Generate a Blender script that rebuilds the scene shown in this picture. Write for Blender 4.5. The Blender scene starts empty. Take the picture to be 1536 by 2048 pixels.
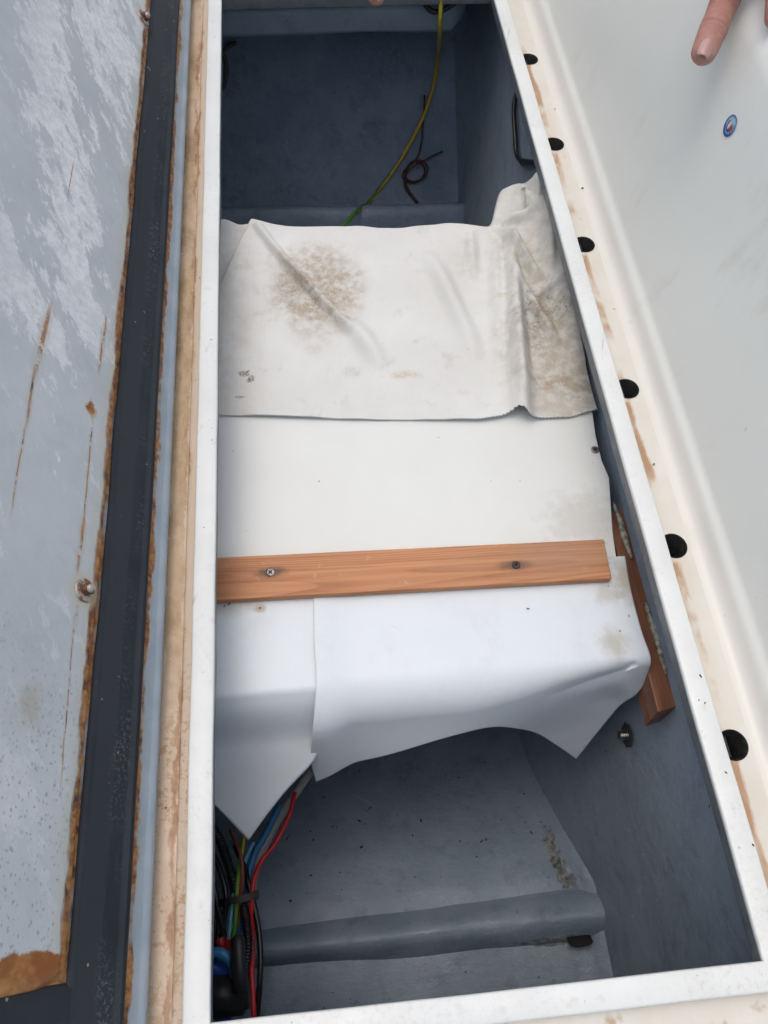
import bpy, bmesh, math, random
from mathutils import Vector, Matrix, noise as mnoise
random.seed(7)
scn = bpy.context.scene
COL = scn.collection
rad = math.radians

# ------------------------------------------------------------------ camera
# world: rim of the locker at z = 0, X across the locker, Y along it, Z up (metres)
FPX, CX, CY = 1538.0, 768.0, 1024.0
CAM_H = 0.54
def _cv(px, py): return Vector((px - CX, -(py - CY), -FPX))
_ya = _cv(464, -1878).normalized()
_xa = _cv(26700, -440).normalized()
_xa = (_xa - _ya * _xa.dot(_ya)).normalized()
_za = _xa.cross(_ya)
ROT = Matrix((_xa, _ya, _za))
EYE = Vector((0, 0, CAM_H))
cam_d = bpy.data.cameras.new('camera')
cam = bpy.data.objects.new('camera', cam_d); COL.objects.link(cam)
cam.matrix_world = Matrix.Translation(EYE) @ ROT.to_4x4()
cam_d.sensor_fit = 'VERTICAL'; cam_d.sensor_height = 24.0; cam_d.sensor_width = 18.0
cam_d.lens = FPX / 2048.0 * 24.0
cam_d.clip_start = 0.02; cam_d.clip_end = 200
scn.camera = cam

# ------------------------------------------------------------------ daylight (overcast)
SUN_EL, SUN_ROT = rad(79), rad(-50)
w = bpy.data.worlds.new('World'); scn.world = w; w.use_nodes = True
nt = w.node_tree
sky = nt.nodes.new('ShaderNodeTexSky'); sky.sky_type = 'NISHITA'; sky.sun_disc = False
sky.sun_elevation = SUN_EL; sky.sun_rotation = SUN_ROT
sky.air_density = 1.0; sky.dust_density = 6.0; sky.ozone_density = 1.0
bg = nt.nodes['Background']; bg.inputs[1].default_value = 0.15
nt.links.new(sky.outputs[0], bg.inputs[0])
sd = bpy.data.lights.new('sun', 'SUN'); sd.energy = 0.7; sd.angle = rad(130); sd.color = (1.0, 0.98, 0.93)
sun = bpy.data.objects.new('sun', sd); COL.objects.link(sun)
_sdir = Vector((math.sin(SUN_ROT) * math.cos(SUN_EL), math.cos(SUN_ROT) * math.cos(SUN_EL), math.sin(SUN_EL)))
sun.rotation_euler = _sdir.to_track_quat('Z', 'Y').to_euler()
vs = scn.view_settings
vs.view_transform = 'Standard'; vs.look = 'None'; vs.gamma = 1.0; vs.use_curve_mapping = False
vs.exposure = -0.08

# ------------------------------------------------------------------ helpers: points
def ray(px, py): return ROT @ _cv(px, py)
def onz(px, py, z):
    d = ray(px, py); return EYE + d * ((z - CAM_H) / d.z)
def onx(px, py, x):
    d = ray(px, py); return EYE + d * (x / d.x)
def ony(px, py, y):
    d = ray(px, py); return EYE + d * (y / d.y)
def onpl(px, py, p, n):
    d = ray(px, py); return EYE + d * ((Vector(p) - EYE).dot(n) / d.dot(n))
def atd(px, py, depth):                     # point at a distance along the optical axis
    d = ray(px, py); return EYE + d * (depth / FPX)
def lerp(a, b, t): return a + (b - a) * t
def sstep(a, b, x):
    if a == b: return 0.0 if x < a else 1.0
    t = max(0.0, min(1.0, (x - a) / (b - a))); return t * t * (3 - 2 * t)
def interp(tab, x):
    if x <= tab[0][0]: return tab[0][1]
    for (a, b), (c, d) in zip(tab, tab[1:]):
        if x <= c: return b + (d - b) * (x - a) / (c - a)
    return tab[-1][1]
def nz(x, y=0.0, z=0.0): return mnoise.noise(Vector((x, y, z)))

def catmull(pts, n=8):
    P = [Vector(p) for p in pts]
    P = [P[0] * 2 - P[1]] + P + [P[-1] * 2 - P[-2]]
    out = []
    for i in range(1, len(P) - 2):
        a, b, c, d = P[i - 1], P[i], P[i + 1], P[i + 2]
        for k in range(n):
            t = k / n
            out.append(0.5 * ((2 * b) + (c - a) * t + (2 * a - 5 * b + 4 * c - d) * t * t + (3 * b - a - 3 * c + d) * t ** 3))
    out.append(P[-2]); return out

# ------------------------------------------------------------------ helpers: objects
def mesh_obj(name, verts, faces, mat, parent=None, smooth=False, mats=None, fmat=None):
    me = bpy.data.meshes.new(name); me.from_pydata([tuple(v) for v in verts], [], faces); me.update()
    return link(name, me, mat, parent, smooth, mats, fmat)
def link(name, me, mat, parent=None, smooth=False, mats=None, fmat=None):
    for m in (mats or [mat]): me.materials.append(m)
    if fmat:
        for p, i in zip(me.polygons, fmat): p.material_index = i
    if smooth:
        for p in me.polygons: p.use_smooth = True
    o = bpy.data.objects.new(name, me); COL.objects.link(o)
    if parent: o.parent = parent
    return o
def bm_obj(name, bm, mat, parent=None, smooth=False):
    bmesh.ops.recalc_face_normals(bm, faces=bm.faces)
    me = bpy.data.meshes.new(name); bm.to_mesh(me); bm.free()
    return link(name, me, mat, parent, smooth)
def empty(name, loc=(0, 0, 0)):
    o = bpy.data.objects.new(name, None); o.empty_display_size = 0.02
    o.location = loc; COL.objects.link(o); return o
def tag(o, label, cat=None, group=None, kind=None):
    o['label'] = label
    if cat: o['category'] = cat
    if group: o['group'] = group
    if kind: o['kind'] = kind
    return o
def bevel_mod(o, wdt, seg=2):
    m = o.modifiers.new('bevel', 'BEVEL'); m.width = wdt; m.segments = seg; m.limit_method = 'ANGLE'; m.angle_limit = rad(35)
    for p in o.data.polygons: p.use_smooth = True
    m2 = o.modifiers.new('wn', 'WEIGHTED_NORMAL'); m2.keep_sharp = True
    return o
def grid_obj(name, fn, nu, nv, mat, parent=None, smooth=True, thick=0.0, offset=-1.0):
    vs_, fs = [], []
    for j in range(nv + 1):
        for i in range(nu + 1): vs_.append(fn(i / nu, j / nv))
    for j in range(nv):
        for i in range(nu):
            a = j * (nu + 1) + i; fs.append((a, a + 1, a + nu + 2, a + nu + 1))
    o = mesh_obj(name, vs_, fs, mat, parent, smooth)
    if thick:
        m = o.modifiers.new('thickness', 'SOLIDIFY'); m.thickness = thick; m.offset = offset
    return o
def sweep_y(name, prof, y0, y1, ny, mat, parent=None, smooth=True, wob=None):
    """a cross-section of (x, z) points swept along Y"""
    n = len(prof)
    def fn(u, v):
        k = min(n - 1, int(round(u * (n - 1)))); x, z = prof[k]; y = lerp(y0, y1, v)
        if wob:
            dx, dz = wob(k, y); x += dx; z += dz
        return Vector((x, y, z))
    return grid_obj(name, fn, n - 1, ny, mat, parent, smooth)
def tube(name, pts, r, mat, parent=None, seg=12, sub=8, caps=True, mats=None, rib=None, stripe=None, flat=None):
    """a swept round cable; r a number or a function of 0..1; rib=(pitch, depth); stripe = turns of a second colour"""
    P = catmull(pts, sub)
    if rib:                                             # resample evenly for the corrugation
        L = [0.0]
        for a, b in zip(P, P[1:]): L.append(L[-1] + (b - a).length)
        n = int(L[-1] / (rib[0] / 4.0)); Q = []; j = 0
        for i in range(n + 1):
            s = L[-1] * i / n
            while j < len(L) - 2 and L[j + 1] < s: j += 1
            t = (s - L[j]) / max(1e-9, L[j + 1] - L[j]); Q.append(P[j].lerp(P[j + 1], min(1, t)))
        P = Q
    vs_, fs, fm = [], [], []
    up = Vector((0.13, 0.21, 0.97)); N = len(P)
    for i, p in enumerate(P):
        t = (P[min(N - 1, i + 1)] - P[max(0, i - 1)]).normalized()
        a = (up - t * up.dot(t)).normalized(); up = a; b = t.cross(a)
        rr = r(i / (N - 1)) if callable(r) else r
        if rib: rr -= rib[1] * (1.0 if (i % 4) in (0, 1) else 0.0)
        for k in range(seg):
            an = 2 * math.pi * k / seg
            f2 = flat if flat else 1.0
            vs_.append(p + a * (rr * math.cos(an)) * f2 + b * (rr * math.sin(an)))
    for i in range(N - 1):
        for k in range(seg):
            k2 = (k + 1) % seg
            fs.append((i * seg + k, i * seg + k2, (i + 1) * seg + k2, (i + 1) * seg + k))
            if stripe:
                ph = (k / seg + stripe * i / N) % 1.0; fm.append(1 if ph < 0.42 else 0)
    if caps:
        fs.append(tuple(reversed(range(seg)))); fs.append(tuple((N - 1) * seg + k for k in range(seg)))
        if stripe: fm += [0, 0]
    return mesh_obj(name, vs_, fs, mat, parent, True, mats, fm if stripe else None)
def box_bm(bm, c, s, rot=None):
    M = Matrix.Translation(c)
    if rot: M = M @ rot.to_4x4()
    return bmesh.ops.create_cube(bm, size=1.0, matrix=M @ Matrix.Diagonal((*s, 1.0)))
def prism(name, poly, z0, z1, mat, parent=None):
    n = len(poly)
    v = [(p[0], p[1], z0) for p in poly] + [(p[0], p[1], z1) for p in poly]
    f = [tuple(reversed(range(n))), tuple(range(n, 2 * n))] + [(i, (i + 1) % n, n + (i + 1) % n, n + i) for i in range(n)]
    o = mesh_obj(name, v, f, mat, parent)
    bm = bmesh.new(); bm.from_mesh(o.data); bmesh.ops.recalc_face_normals(bm, faces=bm.faces); bm.to_mesh(o.data); bm.free()
    return o

# ------------------------------------------------------------------ helpers: materials
class M:
    def __init__(s, name, rough=0.5, spec=0.5):
        s.m = bpy.data.materials.new(name); s.m.use_nodes = True; s.t = s.m.node_tree
        s.b = s.t.nodes['Principled BSDF']; s.b.inputs['Roughness'].default_value = rough
        s.b.inputs['Specular IOR Level'].default_value = spec
        s.co = s.n('ShaderNodeTexCoord').outputs['Object']; s._xyz = None; s._nrm = None; s._nc = {}
    def n(s, k): return s.t.nodes.new(k)
    def put(s, inp, v):
        if hasattr(v, 'is_linked') or isinstance(v, bpy.types.NodeSocket): s.t.links.new(v, inp)
        elif isinstance(v, (tuple, list)) and len(v) == 3 and inp.type == 'RGBA': inp.default_value = (*v, 1)
        else: inp.default_value = v
    def xyz(s, k):
        if not s._xyz:
            s._xyz = s.n('ShaderNodeSeparateXYZ'); s.t.links.new(s.co, s._xyz.inputs[0])
        return s._xyz.outputs['XYZ'.index(k)]
    def math(s, op, a, b=0.0, c=0.0, clamp=False):
        q = s.n('ShaderNodeMath'); q.operation = op; q.use_clamp = clamp
        s.put(q.inputs[0], a); s.put(q.inputs[1], b); s.put(q.inputs[2], c); return q.outputs[0]
    def mp(s, scale=(1, 1, 1), loc=(0, 0, 0), rot=(0, 0, 0), src=None):
        q = s.n('ShaderNodeMapping'); s.t.links.new(src or s.co, q.inputs[0])
        q.inputs['Scale'].default_value = scale; q.inputs['Location'].default_value = loc; q.inputs['Rotation'].default_value = rot
        return q.outputs[0]
    def noise(s, sc, det=4, ro=0.55, stretch=None, rot=(0, 0, 0), dist=0.0, loc=(0, 0, 0)):
        key = (sc, det, ro, stretch, rot, dist, loc)
        if key in s._nc: return s._nc[key]
        det = min(det, 3 if sc >= 100 else 4 if sc >= 40 else 5)
        q = s.n('ShaderNodeTexNoise'); q.inputs['Scale'].default_value = sc; q.inputs['Detail'].default_value = det
        q.inputs['Roughness'].default_value = ro; q.inputs['Distortion'].default_value = dist
        v = s.co
        if rot != (0, 0, 0): v = s.mp(rot=rot, src=v)
        if stretch or loc != (0, 0, 0): v = s.mp(stretch or (1, 1, 1), loc, src=v)
        s.t.links.new(v, q.inputs['Vector']); s._nc[key] = q.outputs['Fac']; return q.outputs['Fac']
    def vor(s, sc, stretch=None, rot=(0, 0, 0), loc=(0, 0, 0)):
        q = s.n('ShaderNodeTexVoronoi'); q.inputs['Scale'].default_value = sc
        v = s.mp(stretch or (1, 1, 1), loc, rot); s.t.links.new(v, q.inputs['Vector']); return q.outputs['Distance']
    def rng(s, v, a, b, lo=0.0, hi=1.0):
        q = s.n('ShaderNodeMapRange'); q.interpolation_type = 'SMOOTHSTEP'; s.put(q.inputs['Value'], v)
        q.inputs['From Min'].default_value = a; q.inputs['From Max'].default_value = b
        q.inputs['To Min'].default_value = lo; q.inputs['To Max'].default_value = hi; return q.outputs[0]
    def mix(s, f, a, b, mode='MIX'):
        q = s.n('ShaderNodeMix'); q.data_type = 'RGBA'; q.blend_type = mode
        s.put(q.inputs[0], f); s.put(q.inputs[6], a); s.put(q.inputs[7], b); return q.outputs[2]
    def mul(s, *a):
        r = a[0]
        for b in a[1:]: r = s.math('MULTIPLY', r, b)
        return r
    def band(s, v, a, b, soft):               # 1 between a and b
        return s.mul(s.rng(v, a - soft, a + soft), s.rng(v, b - soft, b + soft, 1.0, 0.0))
    def spot(s, c, r, wob=0.35, soft=0.5, nsc=60):  # a blotch with a ragged edge round c; r per axis
        q = s.n('ShaderNodeVectorMath'); q.operation = 'SUBTRACT'; s.t.links.new(s.co, q.inputs[0]); q.inputs[1].default_value = c
        d = s.n('ShaderNodeVectorMath'); d.operation = 'DIVIDE'; s.t.links.new(q.outputs[0], d.inputs[0]); d.inputs[1].default_value = r
        l = s.n('ShaderNodeVectorMath'); l.operation = 'LENGTH'; s.t.links.new(d.outputs[0], l.inputs[0])
        v = s.math('ADD', l.outputs['Value'], s.math('MULTIPLY', s.math('SUBTRACT', s.noise(min((30, 60, 110, 200, 500), key=lambda k: abs(k - nsc)), 4, 0.6), 0.5), wob * 4))
        return s.rng(v, 1.0 - soft, 1.0 + soft, 1.0, 0.0)
    def specks(s, sc, size, dens=0.6, loc=(0, 0, 0), stretch=None):  # sparse small dots
        d = s.math('ADD', s.vor(sc, stretch, loc=loc), s.math('MULTIPLY', s.math('SUBTRACT', s.noise(sc * 5, 3, 0.7), 0.5), size * 2.2))
        v = s.rng(d, size * 0.35, size * 0.75, 1.0, 0.0)
        return s.mul(v, s.rng(s.noise(sc * 0.37, 2, 0.5, loc=(3.1 + loc[0], 1.7, 0.4)), dens, dens + 0.10))
    def color(s, c): s.put(s.b.inputs['Base Color'], c); return s
    def rough(s, r): s.put(s.b.inputs['Roughness'], r); return s
    def bump(s, h, dist=0.001, st=0.5):
        q = s.n('ShaderNodeBump'); q.inputs['Strength'].default_value = st; q.inputs['Distance'].default_value = dist
        s.put(q.inputs['Height'], h)
        if s._nrm: s.t.links.new(s._nrm, q.inputs['Normal'])
        s._nrm = q.outputs[0]; s.t.links.new(s._nrm, s.b.inputs['Normal']); return s

def simple(name, c, rough=0.4, bump=0.0, bsc=900, var=0.12, metal=0.0, spec=0.5):
    m = M(name, rough, spec)
    m.color(m.mix(m.rng(m.noise(120, 4), 0.3, 0.75), tuple(k * (1 - var) for k in c), tuple(min(1, k * (1 + var)) for k in c)))
    if bump: m.bump(m.noise(bsc, 3), 0.0006, bump)
    m.b.inputs['Metallic'].default_value = metal
    return m.m

RUST_D, RUST_M, RUST_L = (0.055, 0.016, 0.008), (0.20, 0.065, 0.018), (0.42, 0.21, 0.065)

def m_rim():
    m = M('white gelcoat', 0.38)
    c = m.mix(m.rng(m.noise(14, 5), 0.35, 0.75), (0.725, 0.77, 0.765), (0.67, 0.71, 0.70))
    c = m.mix(m.mul(m.rng(m.noise(70, 6, 0.7), 0.58, 0.72), 0.35), c, (0.52, 0.50, 0.44))
    c = m.mix(m.mul(m.specks(95, 0.16, 0.60), 0.85), c, (0.13, 0.11, 0.08))
    c = m.mix(m.mul(m.specks(240, 0.20, 0.62, (0.2, 0.1, 0)), 0.7), c, (0.17, 0.15, 0.12))
    c = m.mix(m.mul(m.rng(m.noise(90, 4, 0.6, (1.4, 0.10, 1), rot=(0, 0, 0.3)), 0.685, 0.715), 0.45), c, (0.36, 0.34, 0.30))
    c = m.mix(m.mul(m.rng(m.noise(6, 4), 0.45, 0.7), m.rng(m.noise(260, 5, 0.7), 0.50, 0.66), 0.30), c, (0.50, 0.47, 0.40))
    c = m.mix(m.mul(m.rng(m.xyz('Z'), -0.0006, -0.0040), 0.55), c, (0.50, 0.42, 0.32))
    m.color(c); m.bump(m.noise(60, 3), 0.0012, 0.2); m.bump(m.noise(420, 3), 0.0003, 0.25); m.rough(m.rng(m.noise(50, 4), 0.3, 0.7, 0.30, 0.50)); return m.m

def m_gutter():
    m = M('stained cream gelcoat', 0.45)
    x, y = m.xyz('X'), m.xyz('Y')
    left = m.rng(x, 0.0, -0.10)
    base = m.mix(m.rng(m.noise(22, 5), 0.3, 0.75), (0.69, 0.695, 0.65), (0.64, 0.62, 0.555))
    base = m.mix(m.mul(left, 0.7), base, (0.60, 0.46, 0.335))
    # left run: standing dirty water has left a tan band with a tide line
    wx = m.math('ADD', x, m.math('MULTIPLY', m.math('SUBTRACT', m.noise(58, 6, 0.70, (1, 0.5, 1)), 0.5), 0.022))
    band = m.band(wx, -0.1330, -0.1178, 0.0006)
    band2 = m.band(wx, -0.140, -0.1150, 0.0022)
    fade = m.rng(m.math('ADD', y, m.math('MULTIPLY', m.noise(26, 5), 0.14)), 0.20, 0.265)
    tan = m.mix(m.rng(m.noise(60, 6, 0.65, (1, 0.35, 1)), 0.35, 0.7), (0.50, 0.365, 0.215), (0.32, 0.215, 0.115))
    tan = m.mix(m.mul(m.rng(m.noise(16, 5, 0.65, (1, 0.5, 1), loc=(0, 3, 0)), 0.52, 0.66), 0.6), tan, (0.17, 0.105, 0.055))
    tan = m.mix(m.mul(m.rng(m.noise(260, 5, 0.7), 0.60, 0.68), 0.5), tan, (0.60, 0.47, 0.33))
    c = m.mix(m.mul(band2, left, 0.40), base, (0.52, 0.375, 0.24))
    c = m.mix(m.mul(band, left, m.rng(m.noise(11, 5, 0.65, loc=(0, 1.3, 0)), 0.34, 0.56, 0.45, 1.0), m.math('ADD', m.math('MULTIPLY', fade, 0.90), 0.06)), c, tan)
    rl = m.mul(m.band(wx, -0.1205, -0.1165, 0.0012), m.rng(m.noise(30, 5, 0.6, (1, 0.3, 1)), 0.42, 0.56), left)
    c = m.mix(m.mul(rl, 0.75), c, (0.27, 0.105, 0.035))
    # peeling speckle in the near part
    pe = m.mul(m.rng(m.noise(210, 6, 0.7), 0.50, 0.60), left, m.math('SUBTRACT', 1.0, fade), m.rng(m.noise(20, 3), 0.35, 0.6))
    c = m.mix(m.mul(pe, 0.8), c, (0.42, 0.27, 0.14))
    # right run: rust streak along the foot of the rim, strongest below each drain
    right = m.rng(x, 0.24, 0.25)
    rx = m.math('ADD', x, m.math('MULTIPLY', m.math('SUBTRACT', m.noise(60, 6, 0.65, (1, 0.4, 1)), 0.5), 0.012))
    below = None
    for hy in HOLES_Y:                                 # rust has run from each drain towards the viewer
        b_ = m.mul(m.rng(y, hy - 0.012, hy - 0.016), m.rng(y, hy - 0.085, hy - 0.02))
        below = b_ if below is None else m.math('MAXIMUM', below, b_)
    st = m.mul(m.band(rx, 0.2600, 0.2710, 0.0018), m.math('MAXIMUM', m.math('MULTIPLY', below, m.rng(m.noise(60, 6, 0.65, (1, 0.4, 1)), 0.34, 0.50)), m.rng(m.noise(13, 4, 0.6, (1, 0.8, 1), loc=(0, 0.31, 0)), 0.47, 0.60)))
    c = m.mix(m.mul(st, right, 0.85), c, (0.37, 0.185, 0.07))
    st2 = m.mul(m.band(rx, 0.258, 0.279, 0.005), right, m.rng(m.noise(9, 4), 0.35, 0.7), 0.55)
    c = m.mix(m.mul(st2, 0.45), c, (0.60, 0.47, 0.34))
    fr = m.mul(m.rng(y, -0.060, -0.068), m.rng(m.noise(34, 5, 0.6), 0.56, 0.66))
    c = m.mix(m.mul(fr, 0.75), c, (0.40, 0.25, 0.115))
    c = m.mix(m.mul(m.specks(110, 0.17, 0.56), 0.9), c, (0.16, 0.085, 0.04))
    m.color(c); m.bump(m.noise(160, 6, 0.65), 0.0010, 0.35); m.rough(m.rng(m.noise(70, 4), 0.3, 0.7, 0.35, 0.62)); return m.m

def m_wall_white():
    m = M('white side gelcoat', 0.34)
    c = m.mix(m.rng(m.noise(5, 4), 0.35, 0.7), (0.77, 0.81, 0.775), (0.74, 0.775, 0.735))
    c = m.mix(m.mul(m.rng(m.xyz('Z'), 0.012, -0.008), 0.85), c, (0.70, 0.69, 0.64))
    c = m.mix(m.mul(m.rng(m.noise(26, 5, 0.62, (1, 1, 0.4)), 0.56, 0.76), 0.30), c, (0.55, 0.545, 0.48))
    c = m.mix(m.mul(m.specks(60, 0.10, 0.63, stretch=(1, 1, 0.6)), 0.8), c, (0.22, 0.20, 0.16))
    m.color(c); m.bump(m.noise(9, 2), 0.004, 0.12); m.bump(m.noise(500, 2), 0.0003, 0.12); return m.m

def m_grey(name, lo, hi, chips=0.0, rough=0.5, scars=()):
    m = M(name, rough)
    c = m.mix(m.rng(m.noise(11, 6, 0.6), 0.32, 0.72), lo, hi)
    c = m.mix(m.mul(m.rng(m.noise(38, 6, 0.7, loc=(1, 2, 3)), 0.50, 0.72), 0.55), c, tuple(k * 0.62 for k in lo))
    c = m.mix(m.mul(m.rng(m.noise(18, 5, 0.65, loc=(5, 2, 1)), 0.52, 0.72), 0.40), c, (hi[0] * 1.15, hi[1] * 1.02, hi[2] * 0.95))
    c = m.mix(m.mul(m.specks(75, 0.12, 0.58), 0.9), c, (0.012, 0.012, 0.013))
    c = m.mix(m.mul(m.specks(170, 0.13, 0.64, (0.3, 0.2, 0.1)), 0.7), c, (0.32, 0.33, 0.33))
    if chips: c = m.mix(m.mul(m.rng(m.noise(90, 5, 0.7), 0.64, 0.70), chips), c, (0.10, 0.085, 0.055))
    scr = m.mul(m.rng(m.noise(75, 3, 0.5, (0.10, 2.6, 1.2), rot=(0.2, 0.1, 0.6)), 0.70, 0.73), m.rng(m.noise(15, 3), 0.45, 0.6))
    c = m.mix(m.mul(scr, 0.45), c, (hi[0] * 1.9, hi[1] * 1.75, hi[2] * 1.6))
    dust = m.mul(m.rng(m.noise(210, 6, 0.75), 0.50, 0.70), m.rng(m.noise(7, 4, 0.6, loc=(2, 4, 1)), 0.40, 0.65))
    c = m.mix(m.mul(dust, 0.35), c, (hi[0] * 1.5, hi[1] * 1.4, hi[2] * 1.25))
    for p, rr in scars:                                # paint broken away to bare resin
        k = m.spot(p, rr, 0.45, 0.35, 110)
        c = m.mix(m.mul(k, 0.7), c, m.mix(m.rng(m.noise(110, 4, 0.6), 0.40, 0.60), (0.08, 0.09, 0.095), (0.26, 0.255, 0.20)))
        m.bump(m.math('MULTIPLY', k, m.noise(200, 4, 0.6)), 0.004, 0.7)
    m.color(c); m.bump(m.noise(34, 5, 0.6), 0.004, 0.40); m.bump(m.noise(120, 5, 0.65, (0.35, 1, 1)), 0.0016, 0.45); m.bump(m.noise(420, 4, 0.6), 0.0008, 0.4)
    m.rough(m.rng(m.noise(30, 4), 0.3, 0.7, rough - 0.10, rough + 0.14)); return m.m

def m_pine():
    m = M('pine wood', 0.55)
    g = m.noise(34, 5, 0.55, (0.22, 5.5, 5.5), rot=(0, 0, rad(1.5)), dist=0.4)
    ringn = m.noise(15, 2, 0.4, (0.05, 1.0, 1.0), rot=(0, 0, rad(1.0)), dist=0.15)
    fr_ = m.math('FRACT', m.math('MULTIPLY', m.math('ADD', ringn, m.math('MULTIPLY', m.xyz('Y'), 5.0)), 62.0))
    line = m.mul(m.rng(fr_, 0.30, 0.92), m.rng(fr_, 0.94, 1.0, 1.0, 0.0))
    fib = m.rng(m.noise(150, 4, 0.65, (0.05, 1, 1)), 0.35, 0.65)
    c = m.mix(m.rng(g, 0.3, 0.7), (0.56, 0.272, 0.125), (0.46, 0.200, 0.085))
    c = m.mix(m.mul(line, m.rng(g, 0.25, 0.7, 0.20, 0.65)), c, (0.30, 0.105, 0.043))
    c = m.mix(m.mul(fib, 0.22), c, (0.36, 0.15, 0.07))
    c = m.mix(m.mul(m.rng(m.noise(55, 5, 0.7), 0.60, 0.70), 0.35), c, (0.62, 0.42, 0.30))
    c = m.mix(m.mul(m.rng(m.noise(12, 4), 0.55, 0.72), 0.35), c, (0.42, 0.265, 0.165))
    for p in SCREW_P: c = m.mix(m.mul(m.spot(p, (0.013, 0.0042, 0.05), 0.25, 0.6, 90), 0.8), c, (0.07, 0.032, 0.022))
    c = m.mix(m.mul(m.spot((SCREW_P[1].x + 0.045, SCREW_P[1].y + 0.006, SCREW_P[1].z), (0.055, 0.016, 0.05), 0.2, 0.8, 40), 0.45), c, (0.30, 0.21, 0.14))
    m.color(c); m.bump(line, 0.0006, 0.35); m.bump(m.noise(300, 4, 0.6, (0.15, 1, 1)), 0.0005, 0.35); return m.m

def m_cleat():
    m = M('red brown hardwood', 0.42)
    c = m.mix(m.rng(m.noise(60, 5, 0.6, (3, 0.22, 3), dist=0.3), 0.3, 0.7), (0.27, 0.112, 0.052), (0.15, 0.06, 0.03))
    c = m.mix(m.mul(m.rng(m.noise(30, 4), 0.55, 0.7), 0.4), c, (0.30, 0.125, 0.06))
    m.color(c); m.bump(m.noise(200, 4, 0.6, (1, 0.12, 1)), 0.0006, 0.4); return m.m

def m_board():
    m = M('white painted plywood', 0.42)
    c = m.mix(m.rng(m.noise(7, 4), 0.3, 0.75), (0.71, 0.75, 0.735), (0.665, 0.70, 0.68))
    c = m.mix(m.mul(m.specks(48, 0.075, 0.585), 0.9), c, (0.09, 0.085, 0.075))
    c = m.mix(m.mul(m.spot((0.225, 0.30, -0.07), (0.03, 0.025, 0.05), 0.5, 0.6, 120), 0.35), c, (0.38, 0.36, 0.31))
    m.color(c); m.bump(m.noise(26, 3), 0.003, 0.10); m.bump(m.noise(650, 3), 0.0003, 0.2); return m.m

def m_vinyl(name, dirt):
    m = M(name, 0.40)
    c = m.mix(m.rng(m.noise(6, 3), 0.3, 0.75), (0.675, 0.75, 0.795), (0.65, 0.72, 0.765))
    for p, r, s in dirt: c = m.mix(m.mul(m.spot(p, r, 0.5, 0.8, 110), s), c, (0.40, 0.365, 0.27))
    c = m.mix(m.mul(m.specks(62, 0.09, 0.60), 0.95), c, (0.03, 0.028, 0.025))
    c = m.mix(m.mul(m.rng(m.noise(24, 6, 0.7, (1, 0.6, 1)), 0.52, 0.74), 0.22), c, (0.50, 0.51, 0.50))
    c = m.mix(m.mul(m.rng(m.noise(80, 4, 0.6, (0.12, 1.6, 1), rot=(0, 0, 0.5)), 0.69, 0.72), 0.30), c, (0.42, 0.42, 0.40))
    m.color(c); m.bump(m.noise(14, 3, 0.5), 0.004, 0.10); m.bump(m.noise(60, 4, 0.6, (0.25, 1, 1), rot=(0, 0, 0.4)), 0.0008, 0.18); m.bump(m.noise(900, 2), 0.0003, 0.2); m.rough(m.rng(m.noise(12, 3), 0.3, 0.7, 0.36, 0.50)); return m.m

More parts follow.
